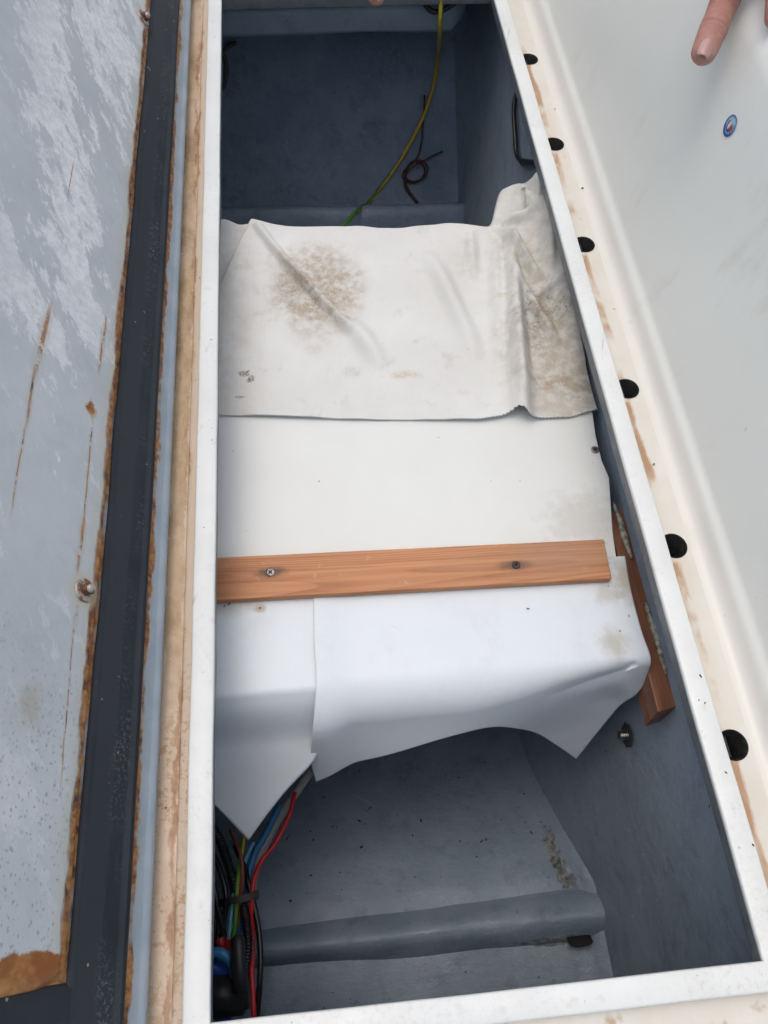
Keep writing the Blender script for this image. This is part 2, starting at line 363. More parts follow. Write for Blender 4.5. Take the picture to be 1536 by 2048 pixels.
def m_cloth():
    m = M('stained canvas', 0.85, 0.2)
    c = m.mix(m.rng(m.noise(9, 4), 0.3, 0.72), (0.70, 0.725, 0.71), (0.64, 0.655, 0.63))
    def st(c, px, py, r, s, col, nsc=60, soft=0.6, wob=0.4):
        return m.mix(m.mul(m.spot(onz(px, py, CLOTH_Z), r, wob, soft, nsc), s), c, col)
    fine = m.rng(m.noise(420, 6, 0.75), 0.36, 0.66, 0.25, 1.0)
    mid = m.rng(m.noise(95, 5, 0.65), 0.34, 0.66, 0.30, 1.0)
    def st(c, px, py, r, s_, col, soft=0.7, wob=0.25, nsc=60, k=None):
        return m.mix(m.mul(m.spot(onz(px, py, CLOTH_Z), r, wob, soft, nsc), k or fine, s_), c, col)
    both = m.mul(fine, mid)
    c = st(c, 632, 580, (0.046, 0.060, 0.2), 0.85, (0.44, 0.385, 0.30), 0.45, 0.16, 30, mid)
    c = st(c, 640, 575, (0.034, 0.048, 0.2), 0.75, (0.27, 0.215, 0.15), 0.8, 0.3, 60, both)
    c = st(c, 575, 575, (0.012, 0.020, 0.2), 0.45, (0.22, 0.17, 0.12), 0.8, 0.3)
    c = st(c, 1115, 610, (0.056, 0.150, 0.3), 0.60, (0.44, 0.40, 0.32), 0.7, 0.25, 30, mid)
    c = st(c, 1125, 740, (0.050, 0.070, 0.3), 0.60, (0.41, 0.35, 0.26), 0.6, 0.3, 60, mid)
    c = st(c, 1062, 655, (0.016, 0.030, 0.3), 0.75, (0.15, 0.135, 0.11), 0.9, 0.5, 110, both)
    c = st(c, 1095, 615, (0.024, 0.022, 0.3), 0.70, (0.18, 0.15, 0.10), 0.9, 0.6, 200, both)
    c = st(c, 1085, 620, (0.006, 0.012, 0.3), 0.60, (0.34, 0.20, 0.08), 0.6, 0.6, 200)
    c = st(c, 1100, 765, (0.018, 0.008, 0.3), 0.75, (0.33, 0.21, 0.10), 0.8, 0.5, 110, both)
    c = st(c, 1165, 775, (0.014, 0.020, 0.3), 0.55, (0.30, 0.25, 0.15), 0.8, 0.4, 60, mid)
    c = st(c, 1030, 520, (0.020, 0.030, 0.3), 0.45, (0.40, 0.36, 0.28), 0.8, 0.3, 60, mid)
    c = st(c, 930, 535, (0.016, 0.024, 0.3), 0.35, (0.46, 0.41, 0.32), 0.8, 0.3, 60, mid)
    c = st(c, 808, 752, (0.013, 0.004, 0.3), 0.60, (0.50, 0.37, 0.22), 0.8, 0.4, 110)
    c = st(c, 1000, 603, (0.005, 0.003, 0.3), 0.6, (0.50, 0.35, 0.19), 0.7, 0.4, 200)
    c = st(c, 628, 700, (0.007, 0.007, 0.3), 0.45, (0.50, 0.40, 0.29), 0.8, 0.3)
    c = st(c, 488, 748, (0.006, 0.0030, 0.3), 0.95, (0.09, 0.075, 0.06), 0.25, 0.6, 200)
    c = st(c, 502, 760, (0.0035, 0.004, 0.3), 0.95, (0.09, 0.075, 0.06), 0.25, 0.6, 200)
    c = st(c, 480, 794, (0.005, 0.0014, 0.3), 0.85, (0.14, 0.12, 0.10), 0.3, 0.4, 200)
    c = st(c, 706, 745, (0.007, 0.006, 0.3), 0.35, (0.26, 0.22, 0.17), 0.9, 0.6, 200)
    c = st(c, 445, 700, (0.028, 0.09, 0.3), 0.35, (0.46, 0.43, 0.37), 0.8, 0.3, 30, mid)
    c = st(c, 470, 500, (0.035, 0.05, 0.3), 0.30, (0.46, 0.43, 0.37), 0.8, 0.3, 30, mid)
    c = m.mix(m.mul(m.rng(m.noise(44, 6, 0.65), 0.56, 0.75), 0.30), c, (0.42, 0.375, 0.30))
    c = m.mix(m.mul(m.specks(60, 0.09, 0.56), 0.9), c, (0.06, 0.055, 0.045))
    m.color(c)
    wv = m.math('ADD', m.math('SINE', m.math('MULTIPLY', m.xyz('X'), 4800)), m.math('SINE', m.math('MULTIPLY', m.xyz('Y'), 4800)))
    m.bump(m.noise(55, 5, 0.6), 0.0018, 0.35); m.bump(wv, 0.00012, 0.35)
    m.b.inputs['Sheen Weight'].default_value = 0.15
    return m.m

# ------------------------------------------------------------------ main levels
RIM_L, RIM_R, RIM_F, RIM_B = -0.0924, 0.2440, -0.0440, 1.016
GUT_Z = -0.012
BOARD_Z = -0.070
CLOTH_Z = BOARD_Z + 0.0025
FLOOR_PROF = [(-0.32, -0.37), (-0.20, -0.385), (0.02, -0.385), (0.06, -0.40), (0.17, -0.462), (0.26, -0.50), (0.70, -0.50), (0.90, -0.41), (0.98, -0.388), (1.075, -0.382),
              (1.095, -0.355), (1.215, -0.17), (1.33, -0.02)]
FOOT_X = [(-0.32, 0.252), (0.012, 0.2535), (0.07, 0.236), (0.15, 0.2205), (0.26, 0.212), (0.60, 0.225), (1.08, 0.2515), (1.215, 0.240), (1.33, 0.236)]
WALL_TOP_X = 0.2690
def wprof(u): return 1 - (1 - max(0.0, min(1.0, u))) ** 1.9
def floor_z(y): return interp(FLOOR_PROF, y)
def foot_x(y): return interp(FOOT_X, y)

HOLES_Y = [onz(*p, GUT_Z + 0.004).y for p in ((1480, 1487), (1360, 1087), (1262, 772), (1172, 483), (1112, 282), (1062, 112))]
MAT_RIM, MAT_GUT, MAT_WALLW = m_rim(), m_gutter(), m_wall_white()
MAT_FLOOR = m_grey('grey bilge paint', (0.175, 0.240, 0.315), (0.235, 0.305, 0.385), 0.4, 0.50, [(onz(1102, 1700, -0.405), (0.006, 0.022, 0.05)), (onz(1122, 1742, -0.39), (0.007, 0.014, 0.05)), (onz(1140, 1765, -0.385), (0.008, 0.006, 0.05)), (onz(1118, 1880, -0.385), (0.030, 0.004, 0.05))])
MAT_LWALL = m_grey('blue grey locker paint', (0.245, 0.310, 0.375), (0.285, 0.350, 0.415), 0.0, 0.54)
MAT_FLANGE = m_grey('grey flange paint', (0.145, 0.165, 0.180), (0.20, 0.225, 0.24), 0.3, 0.5)
MAT_BLACK = simple('black rubber', (0.010, 0.011, 0.012), 0.42)

# ================================================================== the deck moulding
deck = tag(empty('deck'), 'white moulded deck with raised rim and stained gutter round the locker opening', 'boat deck', kind='structure')
# raised rim, swept round the opening
prof = [(0.0, -0.0035), (0.0, -0.0012), (0.0004, -0.0004), (0.0012, 0.0), (0.0148, 0.0), (0.0158, -0.0004), (0.0164, -0.0014), (0.0168, -0.0060), (0.0171, -0.0125)]
def ring(name, prof, mat, parent, rough_amp=0.0):
    # corner points per profile offset; sides subdivided so that the edges can wander a little
    vs_, fs = [], []; NS = [110, 40, 110, 40]; total = sum(NS)
    for d, z in prof:
        cs = [(RIM_R + d, RIM_F - d), (RIM_R + d, RIM_B + d), (RIM_L - d, RIM_B + d), (RIM_L - d, RIM_F - d)]
        for s in range(4):
            (x0, y0), (x1, y1) = cs[s], cs[(s + 1) % 4]
            for k in range(NS[s]):
                t = k / NS[s]; x, y = lerp(x0, x1, t), lerp(y0, y1, t)
                e = math.sin(math.pi * t) ** 0.3 if 0 < t < 1 else 0
                a = rough_amp * e
                if s in (0, 2): x += a * nz(y * 14, s * 9.1, 0)
                else: y += a * nz(x * 14, s * 9.1, 0)
                vs_.append((x, y, z + 0.4 * a * nz(x * 9, y * 9, 4)))
    for i in range(len(prof) - 1):
        for k in range(total):
            k2 = (k + 1) % total; fs.append((i * total + k, i * total + k2, (i + 1) * total + k2, (i + 1) * total + k))
    return mesh_obj(name, vs_, fs, mat, parent, True)
ring('rim', prof, MAT_RIM, deck, 0.0006)
ring('flange', [(0.0010, -0.0030), (0.0010, -0.0165), (0.0016, -0.0180), (0.0125, -0.0180)], MAT_FLANGE, deck, 0.0012)
# gutter floor: left, near and far runs, and the right run with its drains
GO = 0.0169
def sheet(name, x0, x1, y0, y1, z, mat, parent, nx=8, ny=8):
    return grid_obj(name, lambda u, v: Vector((lerp(x0, x1, u), lerp(y0, y1, v), z)), nx, ny, mat, parent, False)
sheet('gutter', -0.75, RIM_L - GO, RIM_F - GO, RIM_B + GO, GUT_Z, MAT_GUT, deck)
sheet('gutter', -0.75, 0.284, -0.62, RIM_F - GO, GUT_Z, MAT_GUT, deck)
sheet('gutter', -0.75, 0.284, RIM_B + GO, 1.9, GUT_Z, MAT_GUT, deck)
HOLES = HOLES_Y
HX, HR, XL, XR = 0.2705, 0.0108, 0.2609, 0.284
pieces = []; ycur = RIM_F - GO
vs_, fs = [], []
def addpoly(pts):
    b = len(vs_); vs_.extend((p[0], p[1], GUT_Z) for p in pts); fs.append(tuple(range(b, b + len(pts))))
for hy in HOLES:
    addpoly([(XL, ycur), (XR, ycur), (XR, hy - 0.014), (XL, hy - 0.014)])
    a0 = math.acos((XL - HX) / HR)
    arc = [(HX + HR * math.cos(a0 - 2 * a0 * k / 28), hy + HR * math.sin(a0 - 2 * a0 * k / 28)) for k in range(29)]
    lower = [p for p in arc if p[1] <= hy]; upper = [p for p in arc if p[1] >= hy]
    right = (HX + HR, hy)
    addpoly([(XL, hy - 0.014), (XR, hy - 0.014), (XR, hy), right] + [p for p in lower[0:] if p != right])
    addpoly([(XL, hy + 0.014)] + upper + [right, (XR, hy), (XR, hy + 0.014)])
    ycur = hy + 0.014
addpoly([(XL, ycur), (XR, ycur), (XR, RIM_B + GO), (XL, RIM_B + GO)])
mesh_obj('gutter', vs_, fs, MAT_GUT, deck)
sweep_y('gutter_step', [(-0.1090, -0.0060), (-0.1125, -0.0074), (-0.1150, -0.0082), (-0.1162, -0.0090), (-0.1169, -0.0104), (-0.1174, -0.0123)], RIM_F - 0.02, 1.5, 90, MAT_GUT, deck, True, lambda k, y: (0.0005 * nz(y * 20, k), 0.0003 * nz(y * 25, k, 3)))
def m_hole():
    m = M('black drain rubber', 0.55, 0.25); m.color(m.mix(m.rng(m.noise(180, 5), 0.45, 0.7), (0.003, 0.0035, 0.004), (0.014, 0.014, 0.011))); m.bump(m.noise(260, 4), 0.0008, 0.5); return m.m
MAT_HOLE = m_hole()
for i, hy in enumerate(HOLES):                      # each drain: a short sleeve with a rubber lip and a dark bottom
    bm = bmesh.new(); prev = None; rows = [(HR + 0.0002, GUT_Z + 0.0004), (HR - 0.0010, GUT_Z + 0.0002), (HR - 0.0012, GUT_Z - 0.003), (HR - 0.0030, GUT_Z - 0.0034), (HR - 0.0034, GUT_Z - 0.034), (0.0001, GUT_Z - 0.035)]
    for r_, z_ in rows:
        cur = [bm.verts.new((max(XL + 0.0003, HX + r_ * math.cos(2 * math.pi * k / 36)), hy + r_ * math.sin(2 * math.pi * k / 36), z_)) for k in range(36)]
        if prev:
            for k in range(36): bm.faces.new((prev[k], prev[(k + 1) % 36], cur[(k + 1) % 36], cur[k]))
        prev = cur
    bmesh.ops.remove_doubles(bm, verts=bm.verts, dist=1e-6)
    bm_obj('drain_hole', bm, MAT_HOLE, deck, True)
# side of the cockpit rising from the gutter, with a soft ledge at its foot and a rounded shoulder on top
W0 = Vector((0.3050, 0, 0.0120)); WT = rad(78); WU = Vector((math.cos(WT), 0, math.sin(WT))); WN = Vector((-math.sin(WT), 0, math.cos(WT)))
sh = onpl(1500, 62, W0, WN); LEN = (sh - W0).dot(WU)
prof = [(0.2839, -0.012), (0.2875, -0.0118), (0.2905, -0.0108), (0.2930, -0.0090), (0.2950, -0.0060), (0.2965, -0.0025), (0.2978, 0.0008), (0.2992, 0.0034), (0.3010, 0.0054), (0.3030, 0.0074), (0.3043, 0.0098), (0.3050, 0.0120)]
for k in range(1, 7): p = W0 + WU * ((LEN - 0.010) * k / 6); prof.append((p.x, p.z))
p = W0 + WU * (LEN - 0.010); a = WT
for k in range(1, 9):
    a = lerp(WT, rad(38), k / 8); p = p + Vector((math.cos(a), 0, math.sin(a))) * 0.0035; prof.append((p.x, p.z))
for k in range(1, 6): p = p + Vector((math.cos(a), 0, math.sin(a))) * 0.012; prof.append((p.x, p.z))
for k in range(1, 7):
    a2 = lerp(a, rad(2), k / 6); p = p + Vector((math.cos(a2), 0, math.sin(a2))) * 0.012; prof.append((p.x, p.z))
prof.append((p.x + 0.5, p.z))
sweep_y('side_wall', prof, -0.62, 1.9, 60, MAT_WALLW, deck)
SHOULDER = p

# ================================================================== inside of the locker
inner = tag(empty('locker_interior', (0, 0, 0)), 'blue grey painted inside of the deep locker below the deck', 'locker', kind='structure')
YS = [-0.32 + 1.65 * k / 150 for k in range(151)]
def f_floor(u, v):
    y = -0.32 + 1.65 * v; fx = foot_x(y); x = lerp(-0.55, fx, u ** 0.8); z = floor_z(y)
    z += 0.0035 * nz(x * 7, y * 7, 1) + 0.0012 * nz(x * 26, y * 26, 2)
    z += 0.012 * sstep(0.030, 0.0, fx - x) ** 2
    return Vector((x, y, z))
grid_obj('hull_floor', f_floor, 110, 220, MAT_FLOOR, inner)
def f_wall(u, v):
    y = -0.32 + 1.65 * v; fx = foot_x(y); z0 = floor_z(y) + 0.012; z = lerp(z0, -0.0175, u)
    x = lerp(fx, WALL_TOP_X, wprof(u)) + 0.0025 * nz(y * 6, z * 6, 3) + 0.0008 * nz(y * 22, z * 22, 5) - 0.004 * (1 - u) ** 6 * 0
    return Vector((x, y, z))
grid_obj('wall_right', f_wall, 40, 220, MAT_LWALL, inner)
sheetv = lambda name, pts: mesh_obj(name, pts, [(0, 1, 2, 3)], MAT_LWALL, inner)  # unseen left and near sides, added to block light from outside
sheetv('unseen_wall_left', [(-0.55, -0.32, -0.6), (-0.55, 1.35, -0.6), (-0.55, 1.35, -0.013), (-0.55, -0.32, -0.013)])
sheetv('unseen_wall_near', [(-0.55, -0.32, -0.6), (0.30, -0.32, -0.6), (0.30, -0.32, -0.013), (-0.55, -0.32, -0.013)])
def stringer(p_near_l, p_near_r, p_far_l, p_far_r, h, zb):
    """half-round stringer across the bottom; corners give its foot on the far and near side, left to right"""
    def fn(u, v):
        # extend to the left under the deck
        tl = -1.6 + 2.6 * u
        n = p_near_l.lerp(p_near_r, tl); f = p_far_l.lerp(p_far_r, tl)
        if tl < 0:
            n = p_near_l + (p_near_r - p_near_l) * tl; f = p_far_l + (p_far_r - p_far_l) * tl
        q = f.lerp(n, v)
        q = q + Vector((0.022 * sstep(0.9, 1.0, u), 0, 0)); e = sstep(1.03, 0.985, u)
        z = zb - 0.006 + (h + 0.006) * (max(0.0, math.sin(math.pi * v ** 1.15)) ** 1.05) * (0.8 + 0.2 * e)
        return Vector((q.x, q.y + 0.002 * nz(q.x * 8, v * 3, 7), z + 0.0025 * nz(q.x * 10, v * 4, 8)))
    return grid_obj('stringer', fn, 120, 40, MAT_FLOOR, inner)
zs = -0.365
stringer(onz(520, 1945, zs), onz(1190, 1890, zs), onz(520, 1850, zs), onz(1192, 1758, zs), 0.024, -0.385)
stringer(onz(440, 478, zs), onz(905, 470, zs), onz(440, 408, zs), onz(912, 398, zs), 0.052, -0.390)
# limber holes at the wall end of each stringer
MAT_DARK = simple('dark hole', (0.006, 0.006, 0.007), 0.8)
for (a, b, c_) in (((1138, 1888), (1186, 1882), 1856), ((872, 466), (905, 462), 456)):
    A, B = onz(*a, -0.372 if c_ > 1000 else -0.362), onz(*b, -0.372 if c_ > 1000 else -0.362); c0 = (A + B) / 2; half = (B - A) / 2
    bm = bmesh.new(); vv = []
    for k in range(24):
        t = 2 * math.pi * k / 24; vv.append(bm.verts.new(c0 + half * math.cos(t) + Vector((0, -0.004, 0.0025 if c_ > 1000 else 0.008)) * math.sin(t) * (1 if math.sin(t) > 0 else 0.6)))
    top = bm.faces.new(vv); r = bmesh.ops.extrude_face_region(bm, geom=[top])
    for v in [g for g in r['geom'] if isinstance(g, bmesh.types.BMVert)]: v.co += Vector((0, 0.010, -0.012))
    bm_obj('limber_hole', bm, MAT_DARK, inner)
# beam under the far end of the deck
bl, br = ony(440, 84, 1.045), ony(905, 80, 1.045)
prof_b = [(1.100, -0.0185), (1.100, bl.z + 0.012), (1.090, bl.z + 0.002), (1.078, bl.z), (1.058, bl.z + 0.001), (1.049, bl.z + 0.004), (1.045, bl.z + 0.011), (1.043, bl.z + 0.03), (1.041, -0.0300), (1.100, -0.0300)]
def f_beam(u, v):
    k = min(9, int(round(v * 9))); y, z = prof_b[k]; x = lerp(-0.55, br.x + 0.016, u)
    e = sstep(1.0, 0.975, u)
    return Vector((x, y + 0.003 * nz(x * 9, k * 0.7) + 0.02 * (1 - e), z + 0.002 * nz(x * 12, k * 0.5, 2) + (0.012 * (1 - e) if k in (3, 4, 5) else 0)))
grid_obj('beam', f_beam, 80, 9, MAT_LWALL, inner)
# bolt end showing in a pocket of the right wall, drawn as a flat dark patch
MAT_STEEL = simple('dull steel', (0.42, 0.41, 0.39), 0.32, 0.3, 600, 0.25, 1.0)
MAT_RUSTED = simple('rusty steel', (0.16, 0.085, 0.05), 0.6, 0.6, 500, 0.5, 0.4)
bp = onx(1253, 1470, 0.2535)
bx = None
for _ in range(4):                                   # settle on the real wall surface
    u_ = (bp.z - (floor_z(bp.y) + 0.012)) / (-0.0175 - floor_z(bp.y) - 0.012); bp = onx(1256, 1470, lerp(foot_x(bp.y), WALL_TOP_X, wprof(u_)) - 0.0004)
bm = bmesh.new(); vv = [bm.verts.new(bp + Vector((-0.0012, 0.0110 * math.cos(t) * (1 + 0.3 * nz(3 * t)), 0.0150 * math.sin(t) * (1 + 0.2 * nz(2 * t, 3))))) for t in [2 * math.pi * k / 26 for k in range(26)]]
bm.faces.new(vv); bm_obj('bolt_pocket', bm, simple('dark pocket grey', (0.045, 0.05, 0.055), 0.7, 0.8, 300, 0.5), inner)
tube('bolt_end', [bp + Vector((0.004, 0, 0)), bp + Vector((-0.004, 0, 0)), bp + Vector((-0.0085, 0, 0))], 0.0046, MAT_STEEL, inner, seg=14, rib=(0.0018, 0.0006))

# ================================================================== shelf board, cleat, batten
def m_screw():
    return simple('screw steel', (0.30, 0.29, 0.28), 0.4, 0.4, 800, 0.3, 0.9)
MAT_SCREW = m_screw(); MAT_SCREW_D = simple('dark screw', (0.085, 0.065, 0.06), 0.5, 0.4, 800, 0.3, 0.6)
def screw(loc, r, mat, parent, ang=0.3, name='screw'):
    bm = bmesh.new(); n = 20; rows = [(r, 0.0), (r * 0.96, 0.0005), (r * 0.72, 0.0011), (0.0, 0.0012)]; prev = None
    for rr, z in rows[:-1]:
        cur = [bm.verts.new((rr * math.cos(2 * math.pi * k / n), rr * math.sin(2 * math.pi * k / n), z)) for k in range(n)]
        if prev:
            for k in range(n): bm.faces.new((prev[k], prev[(k + 1) % n], cur[(k + 1) % n], cur[k]))
        prev = cur
    bm.faces.new(prev); o = bm_obj(name, bm, mat, parent, False)
    o.location = loc; o.rotation_euler = (0, 0, ang)
    bm = bmesh.new()
    box_bm(bm, (0, 0, 0.00118), (r * 1.05, r * 0.26, 0.0003)); box_bm(bm, (0, 0, 0.00119), (r * 0.26, r * 1.05, 0.0003))
    bm_obj('cross_slot', bm, MAT_DARK, o)
    return o
bpts = [onz(*p, BOARD_Z) for p in ((1186, 828), (1192, 870), (1204, 920), (1219, 955), (1222, 1000), (1226, 1062), (1244, 1190), (1262, 1300))]
poly = [(p.x, p.y) for p in bpts] + [(bpts[-1].x - 0.010, 0.171), (-0.16, 0.171), (-0.16, 0.688), (0.259, 0.668)]
board = prism('shelf_board', poly, BOARD_Z - 0.012, BOARD_Z, m_board())
bevel_mod(board, 0.0012)
tag(board, 'white painted plywood shelf board spanning the middle of the locker', 'shelf')
screw(onz(1190, 900, BOARD_Z) + Vector((0, 0, 0.0002)), 0.0041, MAT_SCREW, board, 0.5)
# cleat on the right wall that carries the board
ctop = BOARD_Z - 0.0125
c_near = onz(1318, 1424, -0.076)
cl = empty('wooden_cleat', (0, 0, 0)); tag(cl, 'red brown hardwood cleat along the right wall under the shelf edge', 'cleat')
MAT_CLEAT = m_cleat()
def wall_x(y, z):
    z0 = floor_z(y) + 0.012; return lerp(foot_x(y), WALL_TOP_X, wprof((z - z0) / (-0.0175 - z0)))
ct = -0.0828
yn, yf = onz(1315, 1424, ct).y, 0.312
sec = []
for y in (yn, yn + 0.05, 0.25, yf):
    wx = wall_x(y, ct) + 0.001
    taper = sstep(0.30, 0.13, y)
    sec.append([(wx, y + 0.003, ct), (wx - 0.0080, y + 0.001, ct), (wx - 0.0165, y, ct - 0.0004), (wx - 0.0165, y - 0.004, ct - 0.036), (wx - 0.002, y - 0.001, ct - 0.036)])
v_, f_ = [], []
for s in sec: v_ += s
for i in range(len(sec) - 1):
    for k in range(5):
        k2 = (k + 1) % 5; f_.append((i * 5 + k, i * 5 + k2, (i + 1) * 5 + k2, (i + 1) * 5 + k))
f_ += [tuple(range(5)), tuple(reversed(range(15, 20)))]
body = mesh_obj('cleat_body', v_, f_, MAT_CLEAT, cl)
bmx = bmesh.new(); bmx.from_mesh(body.data); bmesh.ops.recalc_face_normals(bmx, faces=bmx.faces); bmx.to_mesh(body.data); bmx.free()
bevel_mod(body, 0.0012)
def m_seal():
    m = M('dried sealant', 0.6); c = m.mix(m.rng(m.noise(140, 5, 0.65), 0.4, 0.66), (0.42, 0.41, 0.34), (0.12, 0.10, 0.07)); m.color(c); m.bump(m.noise(260, 5), 0.0012, 0.7); return m.m
MAT_SEAL = m_seal()
for a_, b_ in (((1290, 1205), (1333, 1348)), ((1226, 1003), (1262, 1118)), ((1306, 1240), (1326, 1330))):
    pts = []
    for k in range(9):
        t = k / 8; p = onz(lerp(a_[0], b_[0], t), lerp(a_[1], b_[1], t), ct + 0.001)
        pts.append((min(p.x, wall_x(p.y, ct) - 0.0012) + 0.0012 * nz(k * 0.9, a_[0]), p.y, ct + 0.0016))
    tube('sealant_bead', pts, lambda t: 0.0008 + 0.0022 * math.sin(math.pi * min(1, max(0, t))) ** 0.5 * (0.9 + 0.5 * nz(t * 4, a_[0])), MAT_SEAL, cl, seg=8, sub=5)

BAT_T = 0.0085
bz0 = BOARD_Z + 0.0012; bz = bz0 + BAT_T
SCREW_P = [onz(541, 1145, bz), onz(1032, 1130, bz)]
q = [onz(1208, 1078, bz), onz(1224, 1157, bz), onz(424, 1202, bz), onz(424, 1115, bz)]
dl = (q[3] - q[0]).normalized()
poly = [(q[0].x, q[0].y), (q[1].x, q[1].y), (q[2].x + dl.x * 0.07, q[2].y + dl.y * 0.07), (q[3].x + dl.x * 0.07, q[3].y + dl.y * 0.07)]
bat = prism('wooden_batten', poly, bz0, bz, m_pine())
bevel_mod(bat, 0.0010, 2)
tag(bat, 'orange brown pine batten screwed across the white shelf board', 'batten')
screw(SCREW_P[0] + Vector((0, 0, 0.0001)), 0.0040, MAT_SCREW, bat, 0.8)
screw(SCREW_P[1] + Vector((0, 0, 0.0001)), 0.0038, MAT_SCREW_D, bat, 0.4)

# ================================================================== vinyl sheets under the batten
def profile(y_flat, r_, ang, z0):
    """(y, z) by arc length s from y = 0.30 forwards: flat, a bend, then a slope down at ang"""
    def pos(s, x=0.0):
        r = r_(x) if callable(r_) else r_
        y_flat_ = y_flat - (0.038 - r) * 0.16 if callable(r_) else y_flat
        L1 = 0.30 - y_flat_
        if s <= L1: return 0.30 - s, z0
        s -= L1
        if s <= r * ang:
            a = s / r; return y_flat_ - r * math.sin(a), z0 - r * (1 - math.cos(a))
        s2 = s - r * ang
        return y_flat_ - r * math.sin(ang) - s2 * math.cos(ang), z0 - r * (1 - math.cos(ang)) - s2 * math.sin(ang)
    return pos
def hit(px, py, pos):
    """x and arc length where the sight line through a pixel meets the swept profile"""
    best = None
    def err(s):
        y, z = pos(s, 0.0); d = ray(px, py); t = (z - CAM_H) / d.z; y, z = pos(s, d.x * t); t = (z - CAM_H) / d.z
        return (EYE.y + d.y * t) - y, EYE.x + d.x * t
    lo = -0.02; e0, _ = err(lo); s = lo
    while s < 0.6:
        s2 = s + 0.002; e1, x1 = err(s2)
        if e0 == 0 or (e0 > 0) != (e1 > 0):
            for _ in range(30):
                mid = (s + s2) / 2; em, xm = err(mid)
                if (em > 0) == (e0 > 0): s = mid
                else: s2 = mid
            return Vector((xm, mid))
        s, e0 = s2, e1
    return Vector((x1, s2))
def along(curve, t):
    L = [0.0]
    for a, b in zip(curve, curve[1:]): L.append(L[-1] + (b - a).length)
    s = t * L[-1]
    for i in range(len(curve) - 1):
        if s <= L[i + 1] or i == len(curve) - 2:
            return curve[i].lerp(curve[i + 1], (s - L[i]) / max(1e-9, L[i + 1] - L[i]))
def coons(top, bot, left, right):
    def fn(u, v):
        a, b, c, d = along(top, u), along(bot, u), along(left, v), along(right, v)
        return a * (1 - v) + b * v + c * (1 - u) + d * u - (top[0] * (1 - u) * (1 - v) + top[-1] * u * (1 - v) + bot[0] * (1 - u) * v + bot[-1] * u * v)
    return fn
def c2(pts): return [Vector((p.x, p.y)) for p in catmull([Vector((q[0], q[1], 0)) for q in pts], 10)]
def seg2(a, b, n=12): return [a.lerp(b, k / n) for k in range(n + 1)]
# right sheet: a stiff curl over the front edge of the board
VZ = BOARD_Z + 0.0010
posR = profile(0.178, lambda x: lerp(0.038, 0.010, sstep(0.09, 0.235, x)), rad(71), VZ)
hr = lambda x, y: hit(x, y, posR)
tl, tr = hr(626, 1150), hr(1250, 1112)
bl_, tip = hr(632, 1564), hr(1155, 1531)
top = seg2(tl, tr); left = c2([tl, hr(628, 1280), hr(632, 1370), hr(624, 1460), hr(622, 1520), bl_])
right = c2([tr, hr(1262, 1180), hr(1282, 1260), hr(1298, 1305), hr(1299, 1335), hr(1286, 1370), hr(1268, 1395), hr(1212, 1460), tip])
bot = c2([bl_, hr(690, 1530), hr(770, 1502), hr(860, 1477), hr(940, 1461), hr(985, 1456), hr(1020, 1461), hr(1065, 1478), hr(1110, 1505), tip])
cR = coons(top, bot, left, right)
crease_a, crease_b = hr(1268, 1329), hr(1090, 1395)
def f_vr(u, v):
    p = cR(u, v); y, z = posR(p.y, p.x); x = p.x
    hang = max(0.0, p.y - 0.13)
    # crease running in from the right corner
    ab = crease_b - crease_a; t = max(0.0, min(1.0, (p - crease_a).dot(ab) / ab.length_squared)); d = (p - crease_a - ab * t)
    sd_ = d.length * (1 if d.y > 0 else -1)
    g = (math.exp(-sd_ / 0.016) if sd_ > 0 else math.exp(sd_ / 0.0035)) * (1 - t) ** 0.7 * sstep(0.0, 0.12, t + max(0.0, 0.12 - 30 * d.length))
    z -= 0.0065 * g
    below = sstep(0, 0.03, sd_) * sstep(0.0, 0.35, t) * (1 - 0.8 * t) * sstep(0.15, 0.20, p.y)
    y += 0.010 * below * sstep(0.15, 0.27, x)
    # slack waves in the hanging part
    wv = 0.008 * math.sin((x - 0.02) * 26 + 0.6) * sstep(0.03, 0.12, hang)
    y -= wv
    # lifts a little off the board
    z += 0.0012 * nz(x * 9, p.y * 9, 1) * sstep(0.06, 0.10, p.y) + 0.0012 * sstep(0.06, 0.11, p.y)
    # left edge laps over the other sheet
    z += 0.0018 * sstep(0.03, 0.0, x - tl.x); y -= 0.006 * sstep(0.03, 0.0, x - tl.x) * sstep(0.0, 0.05, hang)
    return Vector((x, y, z))
MAT_VR = m_vinyl('white vinyl', [(onz(1252, 1160, VZ), (0.010, 0.018, 0.05), 0.7), (onz(1228, 1290, VZ), (0.010, 0.012, 0.05), 0.6), (onz(1215, 1190, VZ), (0.010, 0.008, 0.05), 0.45)])
vr = grid_obj('vinyl_sheet', f_vr, 210, 190, MAT_VR, None, True, 0.0011, 1.0)
tag(vr, 'wide white vinyl sheet curling down in front of the shelf, right of the lapped seam', 'vinyl sheet', 'white vinyl sheets clamped by the batten')
